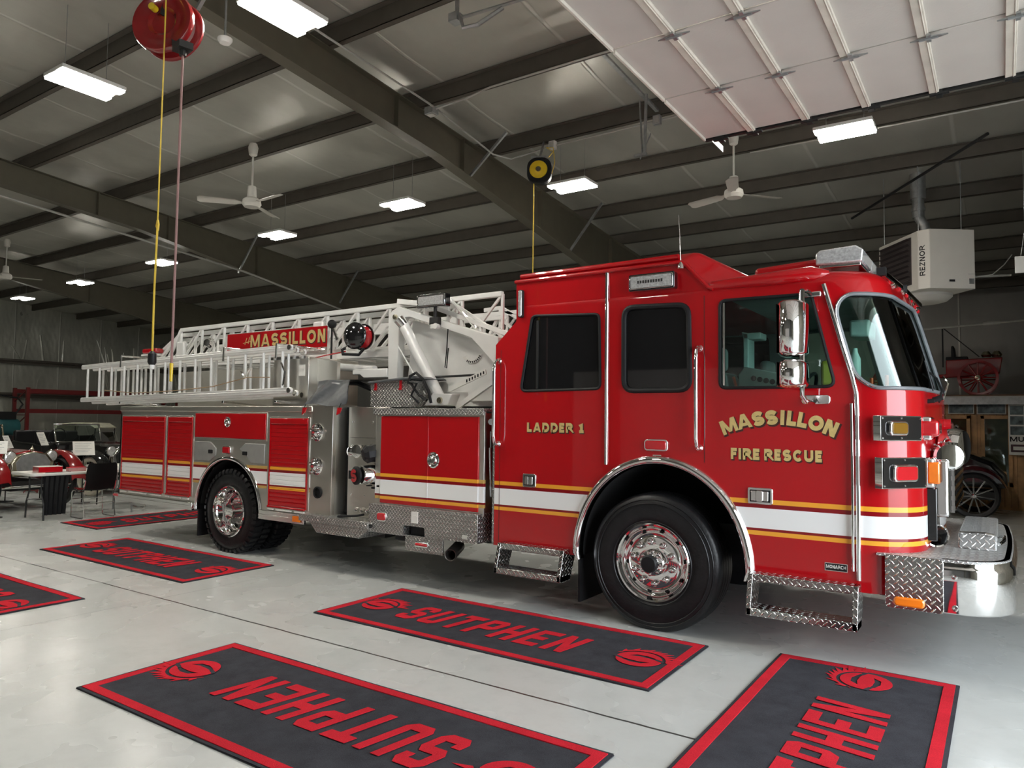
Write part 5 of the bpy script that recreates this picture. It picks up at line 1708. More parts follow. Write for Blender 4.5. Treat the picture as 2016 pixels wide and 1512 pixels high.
# cable reel with red hose
cr = MB().lathe([(.0, .0), (.05, .0), (.14, .03), (.155, .05), (.155, .065), (.0, .065)], (-3.78, .30, 2.60), (-.15, 1, 0), 32).build('cable_reel', 'black_gloss', truck)
MB().lathe([(.155, .0), (.155, .015), (.0, .015)], (-3.81, .50, 2.60), (-.15, 1, 0), 32).build('back_flange', 'black_gloss', cr)
cc = MB()
for k in range(9):
    a_, b_ = Vector((-3.788, .365, 2.60)), Vector((-3.81, .50, 2.60))
    c_ = a_.lerp(b_, k / 8)
    d_, s_, u_ = basis(b_ - a_)
    cc.tube([c_ + (s_ * math.cos(t) + u_ * math.sin(t)) * .125 for t in [2 * PI * j / 28 for j in range(28)]], .0105, 6, closed=True)
cc.build('red_cable', 'red_lens', cr)
MB().tube([(-3.90, .33, 2.46), (-3.93, .30, 2.44), (-3.92, .30, 2.39), (-3.72, .36, 2.38), (-3.66, .38, 2.45)], .018, 8).build('reel_guide', 'black', cr)
MB().tube([(-3.90, .32, 2.42), (-4.3, .40, 2.40), (-4.8, .55, 2.38), (-5.4, .62, 2.36)], .009, 8).build('loose_cable', 'red_lens', cr)
# floodlight at the knee
f_ = MB().prism(rrect(-2.88, -2.48, 2.845, 2.985, .012), 'y', .38, .46).build('boom_floodlight', 'black_gloss', truck, bevel=.006)
MB().prism(rrect(-2.868, -2.492, 2.855, 2.975, .01), 'y', .372, .382).build('bezel', 'chrome', f_, bevel=.003)
MB().prism(rrect(-2.85, -2.51, 2.868, 2.962, .006), 'y', .366, .376).build('lens', 'lens_clear', f_)
MB().cyl((-2.66, .43, 2.70), (-2.66, .43, 2.85), .02, n=10).box(-2.72, -2.60, .40, .46, 2.66, 2.74).build('light_post', 'steel_dark', f_, bevel=.006)
MB().lathe([(.025, 0), (.03, .02), (.03, .06), (.0, .065)], (-2.62, .44, 2.64), (0, -1, 0), 14).box(-2.70, -2.62, .40, .46, 2.62, 2.68).build('hose_clamp', 'white', truck)
MB().tube([(-2.46, .40, 2.60), (-2.47, .40, 2.40), (-2.49, .40, 2.20), (-2.47, .40, 2.19), (-2.45, .40, 2.4)], .006, 6).build('dangling_strap', 'black', truck)

# ================================================================== ground ladders on the near side rack
def make_ladder(name, label, x0, x1, z0, z1, y, ph=.0):
    t = thing(name, label, 'ladder', (x0, y, z0), 0, 'aluminium ground ladders racked on the truck')
    t.rotation_euler = (0, -.017, 0)
    L, H = x1 - x0, z1 - z0
    for z in (0, H):
        mb = MB().prism(rrect(-.0, L, z - .035, z + .035, .03), 'y', -.018, .018)
        mb.box(.02, L - .03, -.022, .022, z - .008, z + .008)
        mb.build('rail', 'alu', t, bevel=.006)
    n = int((L - .25) / .345)
    for i in range(n + 1):
        x = .17 + ph + i * (L - .34 - ph) / n
        MB().cyl((x, 0, .02), (x, 0, H - .02), .017, n=10).build('rung', 'alu', t)
    for z in (0, H):
        MB().lathe([(.0, -.03), (.03, -.03), (.03, .03), (.0, .03)], (L - .03, 0, z), (0, 1, 0), 14).build('rail_foot', 'chrome_soft', t)
    return t
make_ladder('ground_ladder', 'outermost aluminium ground ladder on the rack beside the truck body', -9.15, -4.35, 1.885, 2.375, -.05)
make_ladder('ground_ladder', 'middle aluminium ground ladder, between the outer one and the truck', -9.02, -4.37, 1.860, 2.355, .05, .12)
make_ladder('ground_ladder', 'innermost aluminium ground ladder, closest to the truck body', -8.8, -4.36, 1.845, 2.345, .15, .23)
for x in (-8.0, -5.6, -4.6):
    MB().tube([(x, .62, 2.50), (x, -.085, 2.50), (x, -.085, 2.34)], .014, 8).build('rack_hook', 'chrome_soft', truck)
    MB().bar((x, .62, 1.80), (x, -.08, 1.84), .04, .03).build('rack_arm', 'chrome_soft', truck, bevel=.004)
MB().tube([(-8.4, -.09, 2.02), (-7.6, -.09, 1.97), (-6.6, -.09, 1.99), (-5.8, -.09, 2.03), (-5.1, -.09, 2.13), (-4.7, -.09, 2.12)], .006, 6).build('halyard_rope', pbr('tan_rope', (.35, .24, .13), .8), truck)
MB().tube([(-5.25, -.08, 2.20), (-5.15, -.10, 2.14), (-5.05, -.08, 2.24)], .010, 6).tube([(-4.50, -.09, 2.28), (-4.42, -.10, 2.18), (-4.46, -.09, 2.02)], .012, 6).build('ladder_dogs', 'chrome', truck)
# ================================================================== logo mats on the floor
def carpet(name, col, v=.35):
    m, n, l, b = _mat(name)
    x = NX(m.node_tree)
    co = x.coord()
    f = x.noise(co, 5, 5, .65)
    g_ = x.noise(co, 260, 2, .6)
    c = x.mix(x.ramp(f, ((.3, 0), (.7, 1))), tuple(c_ * (1 - v) for c_ in col), tuple(min(1, c_ * (1 + v)) for c_ in col))
    c = x.mix(x.ramp(g_, ((.35, .0), (.7, .55))), c, tuple(min(1, c_ * 1.9) for c_ in col))
    l.new(c, b.inputs['Base Color'])
    b.inputs['Roughness'].default_value = .95
    b.inputs['Specular IOR Level'].default_value = .1
    l.new(x.bump(g_, .004, .8), b.inputs['Normal'])
    return m
M['carpet'] = carpet('charcoal_carpet', (.042, .043, .050))
M['carpet_red'] = carpet('red_carpet', (.50, .018, .03), .18)
BW, BT, BC = .66, .20, .13
def G_(ch):
    W_, t, c = BW, BT, BC
    if ch == 'S':
        return [[(0, .31), (0, c), (c, 0), (W_ - c, 0), (W_, c), (W_, .46), (W_ - c, .59), (t + .02, .59), (t, .61), (t, .79), (t + .02, .81), (W_ - t, .81), (W_ - t, .69), (W_, .69), (W_, 1 - c), (W_ - c, 1), (c, 1), (0, 1 - c), (0, .54), (c, .41), (W_ - t, .41), (W_ - t, .20), (t, .20), (t, .31)]]
    if ch == 'U':
        return [[(0, 1), (0, c), (c, 0), (W_ - c, 0), (W_, c), (W_, 1), (W_ - t, 1), (W_ - t, .20), (t, .20), (t, 1)]]
    if ch == 'T':
        a = W_ / 2
        return [[(a - t / 2, 0), (a + t / 2, 0), (a + t / 2, .8), (W_, .8), (W_, 1), (0, 1), (0, .8), (a - t / 2, .8)]]
    if ch == 'P':
        return [[(0, 0), (t, 0), (t, .36), (W_ - c, .36), (W_, .36 + c), (W_, 1 - c), (W_ - c, 1), (0, 1)], [(t, .55), (t, .81), (W_ - t, .81), (W_ - t, .55)]]
    if ch == 'H':
        return [[(0, 0), (t, 0), (t, .4), (W_ - t, .4), (W_ - t, 0), (W_, 0), (W_, 1), (W_ - t, 1), (W_ - t, .6), (t, .6), (t, 1), (0, 1)]]
    if ch == 'E':
        return [[(0, 0), (W_, 0), (W_, .19), (t, .19), (t, .41), (W_ - .12, .41), (W_ - .12, .59), (t, .59), (t, .81), (W_, .81), (W_, 1), (0, 1)]]
    if ch == 'N':
        return [[(0, 0), (t, 0), (t, .58), (W_ - t, 0), (W_, 0), (W_, 1), (W_ - t, 1), (W_ - t, .42), (t, 1), (0, 1)]]
def ell(cx, cy, rx, ry, a0=0, a1=360, n=36):
    return [(cx + rx * math.cos(R(a0 + (a1 - a0) * k / n)), cy + ry * math.sin(R(a0 + (a1 - a0) * k / n))) for k in range(n + (0 if a1 - a0 == 360 else 1))]
def logo_mat(label, cx, cy, rz):
    """3.05 x 1.1 m runner; writing reads along +x when rz = 0"""
    t = thing('logo_mat', label, 'mat', (cx, cy, 0), R(rz), 'black runner mats with red border')
    L, D = 1.525, .55
    rnd = random.Random(int(cx * 10) + 77)
    nx = 30
    def wav(x, y): return .004 + .002 * math.sin(3 * x + cx) * math.cos(4 * y)
    rows = [[(-L + 2 * L * k / nx, -D + 2 * D * j / 10, .010 + .0015 * math.sin(5 * (-L + 2 * L * k / nx) + cx * 3 + j * .5)) for k in range(nx + 1)] for j in range(11)]
    mb = MB().grid(rows)
    mb.box(-L, L, -D, D, .0, .006)
    mb.build('mat_body', 'carpet', t, bevel=0, angle=80, fix=False)
    bd = MB()
    e, w = .022, .062
    for x0, x1, y0, y1 in ((-L + e, L - e, -D + e, -D + e + w), (-L + e, L - e, D - e - w, D - e), (-L + e, -L + e + w, -D + e + w, D - e - w), (L - e - w, L - e, -D + e + w, D - e - w)):
        bd.box(x0, x1, y0, y1, .008, .0145)
    bd.build('red_border', 'carpet_red', t)
    wm = MB()
    sz, x = .40, -.905
    for ch in 'SUTPHEN':
        place(wm, poly_geo(G_(ch), .0012), (x, -.25, .0150), (1, 0, 0), (0, 1, 0), sz * .70, sz, .16 * sz)
        x += .240
    wm.build('red_lettering', 'carpet_red', t, fix=False, flat=True)
    for lx, nm in ((-1.235, 'red_emblem'), (1.235, 'red_emblem')):
        em = MB()
        # fiery emblem: an oval S with flames leaping from its upper edge
        rx, ry = .165, .155
        body_ = ell(0, -.03, rx, ry)
        slot1 = [(-.085, .02), (-.06, .06), (.0, .075), (.07, .06), (rx * .99, .005), (rx * 1.02, -.02), (.06, .0), (-.02, .015)]
        slot2 = [(.085, -.08), (.06, -.12), (.0, -.135), (-.07, -.12), (-rx * .99, -.065), (-rx * 1.02, -.04), (-.06, -.06), (.02, -.075)]
        ou = []
        s_pts_out = ell(0, -.03, rx, ry, 12, 348)
        # S drawn as outer ring minus two lens-shaped slots
        place(em, poly_geo([ell(0, -.03, rx, ry, 0, 360, 40), [(-.095, .005), (-.05, .055), (.03, .06), (.10, .035), (.135, .0), (.06, .015), (-.02, .02)], [(.095, -.065), (.05, -.115), (-.03, -.12), (-.10, -.095), (-.135, -.06), (-.06, -.075), (.02, -.08)]], .001), (lx, -.02, .0150), (1, 0, 0), (0, 1, 0), .98, .98)
        fl_ = []
        n = 13
        for k in range(n + 1):
            a = R(8 + 150 * k / n)
            fl_.append((.19 * math.cos(a), -.03 + .178 * math.sin(a)))
        top = []
        for k in range(n * 2, -1, -1):
            a = R(4 + 158 * k / (n * 2))
            rr = .20 + (.045 + .02 * math.sin(k * 1.7) if k % 2 else .0)
            top.append((rr * math.cos(a) + (.045 if k % 2 else 0), -.03 + rr * math.sin(a)))
        place(em, poly_geo([fl_ + top], .001), (lx, -.02, .0150), (1, 0, 0), (0, 1, 0), .98, .98)
        em.build(nm, 'carpet_red', t, fix=False, flat=True)
        # notches that open the oval into an S
        nt = MB()
        for sg in (1, -1):
            q = [(.10 * sg, -.03 + .060 * sg), (.175 * sg, -.03 + .035 * sg), (.175 * sg, -.03 + .005 * sg), (.11 * sg, -.03 + .030 * sg)]
            nt.prism([(lx + p[0] * .98, -.02 + p[1] * .98) for p in (q if sg > 0 else q)], 'z', .0150, .0165)
        nt.build('emblem_notch', 'carpet', t)
    return t
logo_mat('SUTPHEN mat lying parallel to the truck, just in front of the front wheel', -1.04, -.66, 0)
logo_mat('SUTPHEN mat nearest the camera at bottom left, lettering upside down', -.835, -2.66, 180)
logo_mat('SUTPHEN mat laid crosswise at bottom right, running out of the photo', 1.51, -1.49, 90)
logo_mat('SUTPHEN mat beside the rear wheel of the truck', -5.98, -.69, 0)
logo_mat('SUTPHEN mat cut by the left edge of the photo', -6.08, -2.66, 180)
logo_mat('SUTPHEN mat far back behind the rear of the truck, seen edge on', -9.15, 1.5, 90)

# ================================================================== folding tables and chairs at the left
def folding_table(label, x, y, rz, L=1.83, D=.76):
    t = thing('folding_table', label, 'table', (x, y, 0), R(rz), 'white folding tables')
    MB().prism(rrect(-L / 2, L / 2, -D / 2, D / 2, .06), 'z', .70, .745).build('table_top', 'table', t, bevel=.012)
    for sx in (-1, 1):
        for sy in (-1, 1):
            MB().tube([(sx * (L / 2 - .22), sy * .22, .70), (sx * (L / 2 - .22), sy * .20, .45), (sx * (L / 2 - .22), sy * .30, .25), (sx * (L / 2 - .22), sy * .31, 0)], .014, 8).build('leg', 'steel_dark' if sx < 0 else 'galv', t)
        MB().cyl((sx * (L / 2 - .22), -.27, .3), (sx * (L / 2 - .22), .27, .3), .010, n=8).build('leg_brace', 'galv', t)
    return t
folding_table('white folding table with red boxes beside the far mat', -10.45, .62, 90, 1.83)
def chair(label, x, y, rz):
    t = thing('stacking_chair', label, 'chair', (x, y, 0), R(rz), 'black shell chairs with chrome sled legs')
    rows = []
    for k, (px_, pz, w) in enumerate(((.22, .455, .19), (.2, .47, .22), (0, .45, .23), (-.17, .46, .23), (-.21, .52, .23), (-.235, .60, .235), (-.26, .75, .235), (-.28, .86, .22), (-.285, .885, .19))):
        rows.append([(px_ - .02 * math.cos(a * PI / 2), a * w, pz + .012 * a * a) for a in [j / 5 for j in range(-5, 6)]])
    sh = MB().grid(rows[:4]).grid([[(p[0], p[1], p[2] - .012) for p in r_] for r_ in rows[:4]], flip=True).build('seat', 'black_gloss', t, fix=False, angle=80)
    MB().grid(rows[3:]).grid([[(p[0] - .012, p[1], p[2]) for p in r_] for r_ in rows[3:]], flip=True).build('backrest', 'black', t, fix=False, angle=80)
    for sy in (-1, 1):
        y_ = sy * .235
        MB().tube([(-.25, y_, .62), (-.19, y_, .44), (.18, y_, .44), (.22, y_, .40), (.20, y_ * 1.05, .02), (.17, y_ * 1.05, .010), (-.22, y_ * 1.05, .010), (-.25, y_, .03), (-.15, y_, .44)], .010, 8).build('sled_leg', 'chrome', t)
    for cx_, cz_ in ((.19, .30), (-.2, .25)):
        MB().cyl((cx_, -.24, cz_), (cx_, .24, cz_), .007, n=6).build('cross_rod', 'chrome', t)
    return t
chair('black shell chair pulled up to the white folding table, back to the camera', -10.0, .6, 178)
chair('black shell chair beyond the white folding table, half hidden by the truck', -10.75, 2.0, 178)
folding_table('second white folding table, behind the first and partly behind the truck', -11.4, 2.2, 90, 1.83)
t = thing('bar_stool', 'pale low stool standing behind the rear corner of the truck', 'stool', (-10.0, 2.5, 0))
MB().box(-.2, .2, -.2, .2, .42, .45).build('seat', 'table', t, bevel=.01)
for sx in (-1, 1):
    for sy in (-1, 1):
        MB().cyl((sx * .17, sy * .17, 0), (sx * .15, sy * .15, .42), .012, n=8).build('leg', 'galv', t)
for k, (x, y, z, lb, sz) in enumerate(((-10.35, .05, .745, 'red box lying on the white folding table', (.34, .26, .085)), (-10.22, .42, .745, 'pinkish box on the table, right of the red box', (.26, .12, .06)))):
    t = thing('box', lb, 'box', (x, y, z + .002), R(85))
    MB().box(-sz[0] / 2, sz[0] / 2, -sz[1] / 2, sz[1] / 2, 0, sz[2]).build('carton', 'red_lens' if k == 0 else pbr('pink_card', (.55, .28, .27), .6), t, bevel=.004)
    MB().box(-sz[0] / 2, sz[0] / 2, -sz[1] / 2, sz[1] / 2, sz[2], sz[2] + .006).build('lid', 'paper' if k == 0 else 'carpet_red', t)
t = thing('tablecloth', 'dark cloth hanging from the edge of the white folding table', 'cloth', (-10.0, .10, .752), 0)
rows = [[(-.10, -.19 + .038 * k, .0) for k in range(11)], [(-.16 - .01 * (k % 2), -.19 + .038 * k, -.03) for k in range(11)], [(-.18 - .03 * (k % 2), -.18 + .036 * k, -.35) for k in range(11)], [(-.19 - .05 * (k % 2), -.17 + .034 * k, -.68) for k in range(11)]]
MB().grid(rows).build('cloth', 'black', t, fix=False)

def sign_stand(label, x, y, z, rz, w=.40, h=.32, tilt=-25, words=True):
    t = thing('sign_stand', label, 'sign', (x, y, 0), R(rz), 'information sheets on thin stands')
    MB().cyl((0, 0, .015), (0, 0, z), .011, n=8).lathe([(.14, 0), (.14, .012), (.02, .02)], (0, 0, 0), (0, 0, 1), 20).build('stand', 'steel_dark', t)
    c, s_ = math.cos(R(tilt)), math.sin(R(tilt))
    def Q(u, v, o=0): return (-s_ * v * -1 * 1 + c * o, u, z + c * v + s_ * o * -1)
    vs = [Q(u, v, o) for o in (0, .012) for u, v in ((-w / 2, -h / 2), (w / 2, -h / 2), (w / 2, h / 2), (-w / 2, h / 2))]
    MB().add(vs, [(0, 1, 2, 3), (7, 6, 5, 4), (0, 4, 5, 1), (1, 5, 6, 2), (2, 6, 7, 3), (3, 7, 4, 0)]).build('sheet', 'paper', t)
    ln_ = MB()
    for k in range(6):
        v = h * (.34 - .12 * k)
        vs = [Q(u, vv, .0135) for u, vv in ((-w * .4, v - .005), (w * .36 - .03 * (k % 3), v - .005), (w * .36 - .03 * (k % 3), v + .005), (-w * .4, v + .005))]
        ln_.add(vs, [(0, 1, 2, 3)])
    ln_.build('print_lines', 'galv', t, fix=False)
    return t
sign_stand('white information sheet in front of the black vintage car', -12.1, 1.42, 1.03, -15, .36, .28)
sign_stand('white information sheet propped on the brass era fire engine at far left', -11.08, -.42, 1.12, -25, .32, .22)
sign_stand('narrow white sheet on the hood of the black vintage car', -13.4, 1.25, 1.18, 30, .20, .28)
sign_stand('white sheet leaning between the two vintage vehicles', -13.4, .65, 1.13, 40, .18, .26)

# ================================================================== vintage vehicles
def vintage(name, label, loc, rz, body, fender_mat, top='soft', cab_h=1.62, L=4.2, wheel_r=.40, spokes=True, radiator='brass', tyre='tyre', top_mat='cream', boat=False, Wd=1.35, scale=1.):
    t = thing(name, label, 'vintage car', loc, R(rz), 'antique vehicles on display')
    h = Wd / 2
    wr = wheel_r
    xf, xr = L / 2 - .45, -L / 2 + .55
    MB().box(-L / 2 + .2, L / 2 - .1, -.42, .42, wr * .8, wr * 1.15).build('chassis', 'steel_dark', t)
    # bonnet
    hood = [(-.40, .62), (-.45, .86), (-.30, 1.02), (0, 1.07), (.30, 1.02), (.45, .86), (.40, .62)]
    hood2 = [(y * .78, .62 + (z - .62) * .92) for y, z in hood]
    xa, xb = .35, L / 2 - .28
    vs = [(xa, y, z) for y, z in hood] + [(xb, y, z) for y, z in hood2]
    n = len(hood)
    MB().add(vs, [(i, i + 1, n + i + 1, n + i) for i in range(n - 1)] + [(n - 1, 0, n, 2 * n - 1), tuple(range(n))[::-1], tuple(range(n, 2 * n))]).build('bonnet', body, t, bevel=.03, seg=3)
    rd_ = MB().prism([(y * 1.08, .58 + (z - .62) * 1.05) for y, z in hood2], 'x', xb, xb + .09).build('radiator_shell', radiator, t, bevel=.02)
    MB().prism([(y * .85, .64 + (z - .62) * .85) for y, z in hood2], 'x', xb + .085, xb + .10).build('radiator_core', 'steel_dark' if radiator == 'chrome' else 'galv', rd_)
    MB().lathe([(.03, 0), (.035, .03), (.02, .05), (.01, .08), (0, .085)], (xb + .04, 0, 1.02), (0, 0, 1), 12).build('filler_cap', radiator, rd_)
    # body tub
    if top == 'coupe':
        prof = [(.40, .60), (.42, 1.05), (.25, 1.12), (.05, cab_h - .05), (-.15, cab_h), (-.75, cab_h - .02), (-1.15, cab_h - .22), (-1.45, 1.18), (-1.85, 1.02), (-2.05, .80), (-2.08, .55)]
    elif boat:
        prof = [(.40, .60), (.42, 1.05), (.30, 1.08), (-.2, .92), (-.6, .95), (-L / 2, 1.10), (-L / 2, .60)]
    else:
        prof = [(.40, .60), (.42, 1.05), (.30, 1.08), (.0, .98), (-.5, 1.02), (-1.2, 1.08), (-1.55, .95), (-1.6, .60)]
    b_ = MB().prism(prof, 'y', -h + .12, h - .12).build('body', body, t, bevel=.09 if top == 'coupe' else .05, seg=4)
    if top == 'coupe':
        for sy in (-1, 1):
            MB().prism(rpoly([(.20, 1.12), (.02, cab_h - .12), (-.45, cab_h - .10), (-.45, 1.12)], .04), 'y', sy * (h - .125), sy * (h - .115)).build('side_window', 'glass_dark', t)
        MB().prism(rpoly([(-.33, 1.15), (.33, 1.15), (.30, cab_h - .12), (-.30, cab_h - .12)], .04), 'x', .24, .25).build('windscreen', 'glass_dark', t)
    else:
        wf = MB()
        for sy in (-1, 1):
            wf.bar((.32, sy * (h - .16), 1.05), (.22, sy * (h - .16), 1.45), .03, .03)
        wf.bar((.22, -h + .15, 1.45), (.22, h - .15, 1.45), .03, .03).bar((.32, -h + .15, 1.07), (.32, h - .15, 1.07), .03, .03)
        w_ = wf.build('windscreen_frame', 'brass' if radiator == 'brass' else 'chrome', t, bevel=.005)
        MB().add([(.32, -h + .17, 1.08), (.32, h - .17, 1.08), (.225, h - .17, 1.44), (.225, -h + .17, 1.44)], [(0, 1, 2, 3)]).build('windscreen_glass', 'glass', w_)
        sb = MB()
        for x in (-.25, -1.05):
            sb.box(x - .25, x + .12, -h + .2, h - .2, .9, 1.05).box(x - .30, x - .20, -h + .2, h - .2, 1.0, 1.30)
        sb.build('seats', 'black', t, bevel=.04, seg=3)
        MB().tube([(-.02 + .05 * math.cos(a), -.28 + .19 * math.sin(a), 1.18 + .18 * math.cos(a)) for a in [2 * PI * k / 20 for k in range(20)]], .012, 6, closed=True).build('steering_wheel', 'black', t)
        if top == 'canvas':
            MB().prism([(.30, 1.62), (.0, 1.78), (-.7, 1.80), (-1.4, 1.72), (-1.6, 1.35), (-1.52, 1.33), (-1.35, 1.66), (-.7, 1.75), (.0, 1.73), (.29, 1.58)], 'y', -h + .1, h - .1).build('canvas_top', top_mat, t, bevel=.01)
            pm = MB()
            for x in (.25, -.6, -1.45):
                for sy in (-1, 1):
                    pm.bar((x, sy * (h - .14), 1.05), (x, sy * (h - .14), 1.65), .02, .02)
            pm.build('top_bows', 'steel_dark', t)
    # wings, running boards, wheels, lamps
    for sy in (-1, 1):
        for xc, nm in ((xf, 'front_wing'), (xr, 'rear_wing')):
            rows = []
            for k in range(15):
                a = R(8 + 164 * k / 14)
                rr = wr * (1.30 if k > 1 else 1.25)
                x, z = xc + rr * math.cos(a), wr + rr * math.sin(a)
                if nm == 'front_wing' and k > 9:
                    z -= .10 * (k - 9) * .6; x -= .05 * (k - 9)
                if nm == 'rear_wing' and k < 5:
                    z -= .10 * (5 - k) * .5; x += .05 * (5 - k)
                rows.append([(x, sy * (h - .15), z - .03), (x, sy * (h - .10), z + .015), (x, sy * (h + .06), z), (x, sy * (h + .12), z - .05)])
            MB().grid(rows).grid([[(p[0], p[1], p[2] - .012) for p in r_] for r_ in rows], flip=True).build(nm, fender_mat, t, fix=False, angle=80)
            wh = MB().lathe([(wr - .075, -.05), (wr - .03, -.06), (wr, -.035), (wr, .035), (wr - .03, .06), (wr - .075, .05)], (xc, sy * (h - .02), wr), (0, 1, 0), 40, closed=True).build('wheel', tyre, t)
            MB().lathe([(wr - .09, -.035), (wr - .06, -.05), (wr - .06, .05), (wr - .09, .035)], (xc, sy * (h - .02), wr), (0, 1, 0), 40, closed=True).build('rim', body if not spokes else 'steel_dark' if tyre == 'tyre' else 'cream', wh)
            sp = MB()
            ns = 22 if spokes == 'wire' else 12
            for k in range(ns):
                a = 2 * PI * k / ns
                o_ = .025 if k % 2 else -.025
                sp.cyl((xc + .04 * math.cos(a), sy * (h + .01) + o_, wr + .04 * math.sin(a)), (xc + (wr - .08) * math.cos(a + (.12 if k % 2 else -.12)), sy * (h - .02), wr + (wr - .08) * math.sin(a + (.12 if k % 2 else -.12))), .004 if spokes == 'wire' else .014, n=6)
            sp.build('spokes', 'galv' if spokes == 'wire' else body, wh)
            MB().lathe([(.055, -.05), (.055, .03), (.035, .06), (0, .065)], (xc, sy * (h - .02), wr), (0, sy, 0), 16).build('hub_cap', 'chrome', wh)
        MB().box(xr + wr * 1.1, xf - wr * 1.2, sy * (h + .0) - .12, sy * (h + .0) + .12, .36, .39).build('running_board', 'black', t, bevel=.006)
        hl = MB().lathe([(.0, -.14), (.06, -.12), (.10, -.04), (.115, 0), (.11, .015)], (xb + .02, sy * .36, .92), (1, 0, 0), 22).cyl((xb - .02, sy * .36, .60), (xb - .02, sy * .36, .82), .015, n=8).build('headlamp', radiator, t)
        MB().lathe([(.105, 0), (.08, .02), (0, .03)], (xb + .03, sy * .36, .92), (1, 0, 0), 22).build('headlamp_lens', 'lens_clear', hl)
    t.scale = (scale,) * 3
    MB().tube([(L / 2 - .05, -.6, .42), (L / 2, -.3, .42), (L / 2, .3, .42), (L / 2 - .05, .6, .42)], .022, 8).build('front_bumper', 'chrome', t)
    return t
vintage('antique_fire_engine', 'brass era red fire engine with open windscreen, cut by left edge of the photo', (-13.75, .08, 0), 10, 'oldred', 'oldred', top='open', radiator='brass', L=4.4, wheel_r=.44)
vintage('vintage_car', 'black open vintage car with whitewall tyres behind the folding table', (-15.1, 2.55, 0), 8, 'black_gloss', 'black_gloss', top='open', radiator='chrome', tyre='whitewall', L=4.4)
vintage('vintage_car', 'maroon vintage touring car with pale canvas top, behind the others', (-21.0, 6.1, 0), 25, 'maroon', 'maroon', top='canvas', radiator='chrome', L=4.8, scale=.8)
vintage('vintage_car', 'black and maroon vintage coupe with wire wheel at the right edge', (.32, 10.75, 0), 180, 'black_gloss', 'maroon', top='coupe', radiator='chrome', spokes='wire', L=4.2, wheel_r=.41)

# ================================================================== red pallet rack at the left wall
t = thing('pallet_rack', 'dark red steel pallet rack against the left wall', 'rack', (-25.4, 8.4, 0), 0)
for x in (-.5, .5):
    for y in (-2.75, 2.6):
        MB().box(x - .05, x + .05, y - .05, y + .05, 0, 2.58).build('upright', 'rackred', t)
for z in (1.80, 2.48):
    for x in (-.5, .5):
        MB().box(x - .03, x + .03, -2.7, 2.55, z - .08, z + .06).build('beam', 'rackred', t)
for y in (-2.75, 2.6):
    m_ = MB()
    for k in range(5):
        m_.bar((-.5, y, .3 + k * .45), (.5, y, .3 + (k + 1) * .45 if k % 2 == 0 else .3 + k * .45), .03, .03)
    m_.build('lattice', 'rackred', t)
t = thing('air_compressor', 'teal machine with a dark motor by the left wall', 'machine', (-24.5, 4.6, 0))
MB().lathe([(.0, -.7), (.25, -.62), (.3, -.5), (.3, .5), (.25, .62), (0, .7)], (0, 0, 1.25), (0, 1, 0), 20).build('tank', 'teal', t)
MB().box(-.25, .25, -.4, .4, 0, 1.0).build('stand', 'steel_dark', t)
MB().box(-.2, .2, .0, .5, 1.5, 1.75).tube([(0, .5, 1.6), (0, .75, 2.0), (0, .6, 2.2), (0, 0, 2.3)], .03, 8).build('motor', 'black', t)

# ================================================================== mezzanine and pine fronted room behind the cab
XM0, XM1, YM = .85, 5.2, 11.9
mz = thing('mezzanine', 'mezzanine deck above the pine fronted room', 'platform', (5.4, YM, 0))
MB().box(XM0 - 5.4, XM1 - 5.4, 0, 3.0, 2.22, 2.30).build('deck', 'wood_dark', mz)
MB().box(XM0 - 5.4, XM1 - 5.4, -.03, .0, 2.10, 2.26).build('fascia', 'galv', mz)
MB().box(XM0 - 5.4, XM1 - 5.4, -.045, -.03, 2.245, 2.27).build('edge_strip', 'conduit', mz)
rmw = MB().box(XM0, XM1, YM + .25, YM + .32, 0, 2.21)
struct(rmw.build('wall_pine', 'wood'))
pl_ = MB()
for k in range(80):
    x = XM0 + .05 + k * .11
    if x < XM1: pl_.box(x, x + .006, YM + .247, YM + .25, .05, 2.1)
struct(pl_.build('trim_60', 'wood_dark'))
for i, (x0, x1, lit) in enumerate(((1.28, 1.78, True), (1.95, 2.48, False), (2.75, 3.3, False))):
    t = struct(thing('window_%d' % (i + 1), None, None))
    fm = MB()
    z0, z1 = .45, 1.88
    for a, b, c_, d_ in ((x0, x0 + .07, z0, z1), (x1 - .07, x1, z0, z1), (x0, x1, z1 - .07, z1), (x0, x1, z0, z0 + .1)):
        fm.box(a, b, YM + .20, YM + .25, c_, d_)
    fm.build('frame', 'wood', t, bevel=.006)
    MB().box(x0 + .07, x1 - .07, YM + .235, YM + .24, z0 + .1, z1 - .07).build('backing', 'wood_dark', t)
    MB().box(x0 + .07, x1 - .07, YM + .214, YM + .220, z0 + .1, z1 - .07).build('glass_pane', 'glass', t)
for i, (x, z, w, h_, lb) in enumerate(((1.62, 2.02, .46, .22, 'framed photograph over the pine cabinet, next to the truck'), (2.14, 2.02, .50, .23, 'framed photograph, second from the truck'))):
    t = thing('framed_photograph', lb, 'picture', (x, YM + .2, z), 0, 'framed photographs in a row under the mezzanine')
    MB().box(-w / 2, w / 2, -.02, 0, -h_ / 2, h_ / 2).build('frame', 'conduit', t, bevel=.003)
    MB().box(-w / 2 + .02, w / 2 - .02, -.024, -.018, -h_ / 2 + .02, h_ / 2 - .02).build('photograph', 'photo', t)
t = thing('museum_sign', 'tall board with pictures and the letters MU at right edge', 'sign', (2.62, YM + .16, 1.60))
MB().box(-.20, .62, -.02, 0, -.50, .52).build('board', 'paper', t, bevel=.003)
for r_i in range(3):
    for c_i in range(3):
        MB().box(-.17 + c_i * .26, .05 + c_i * .26, -.025, -.019, .30 - r_i * .2, .47 - r_i * .2).build('picture', 'photo', t)
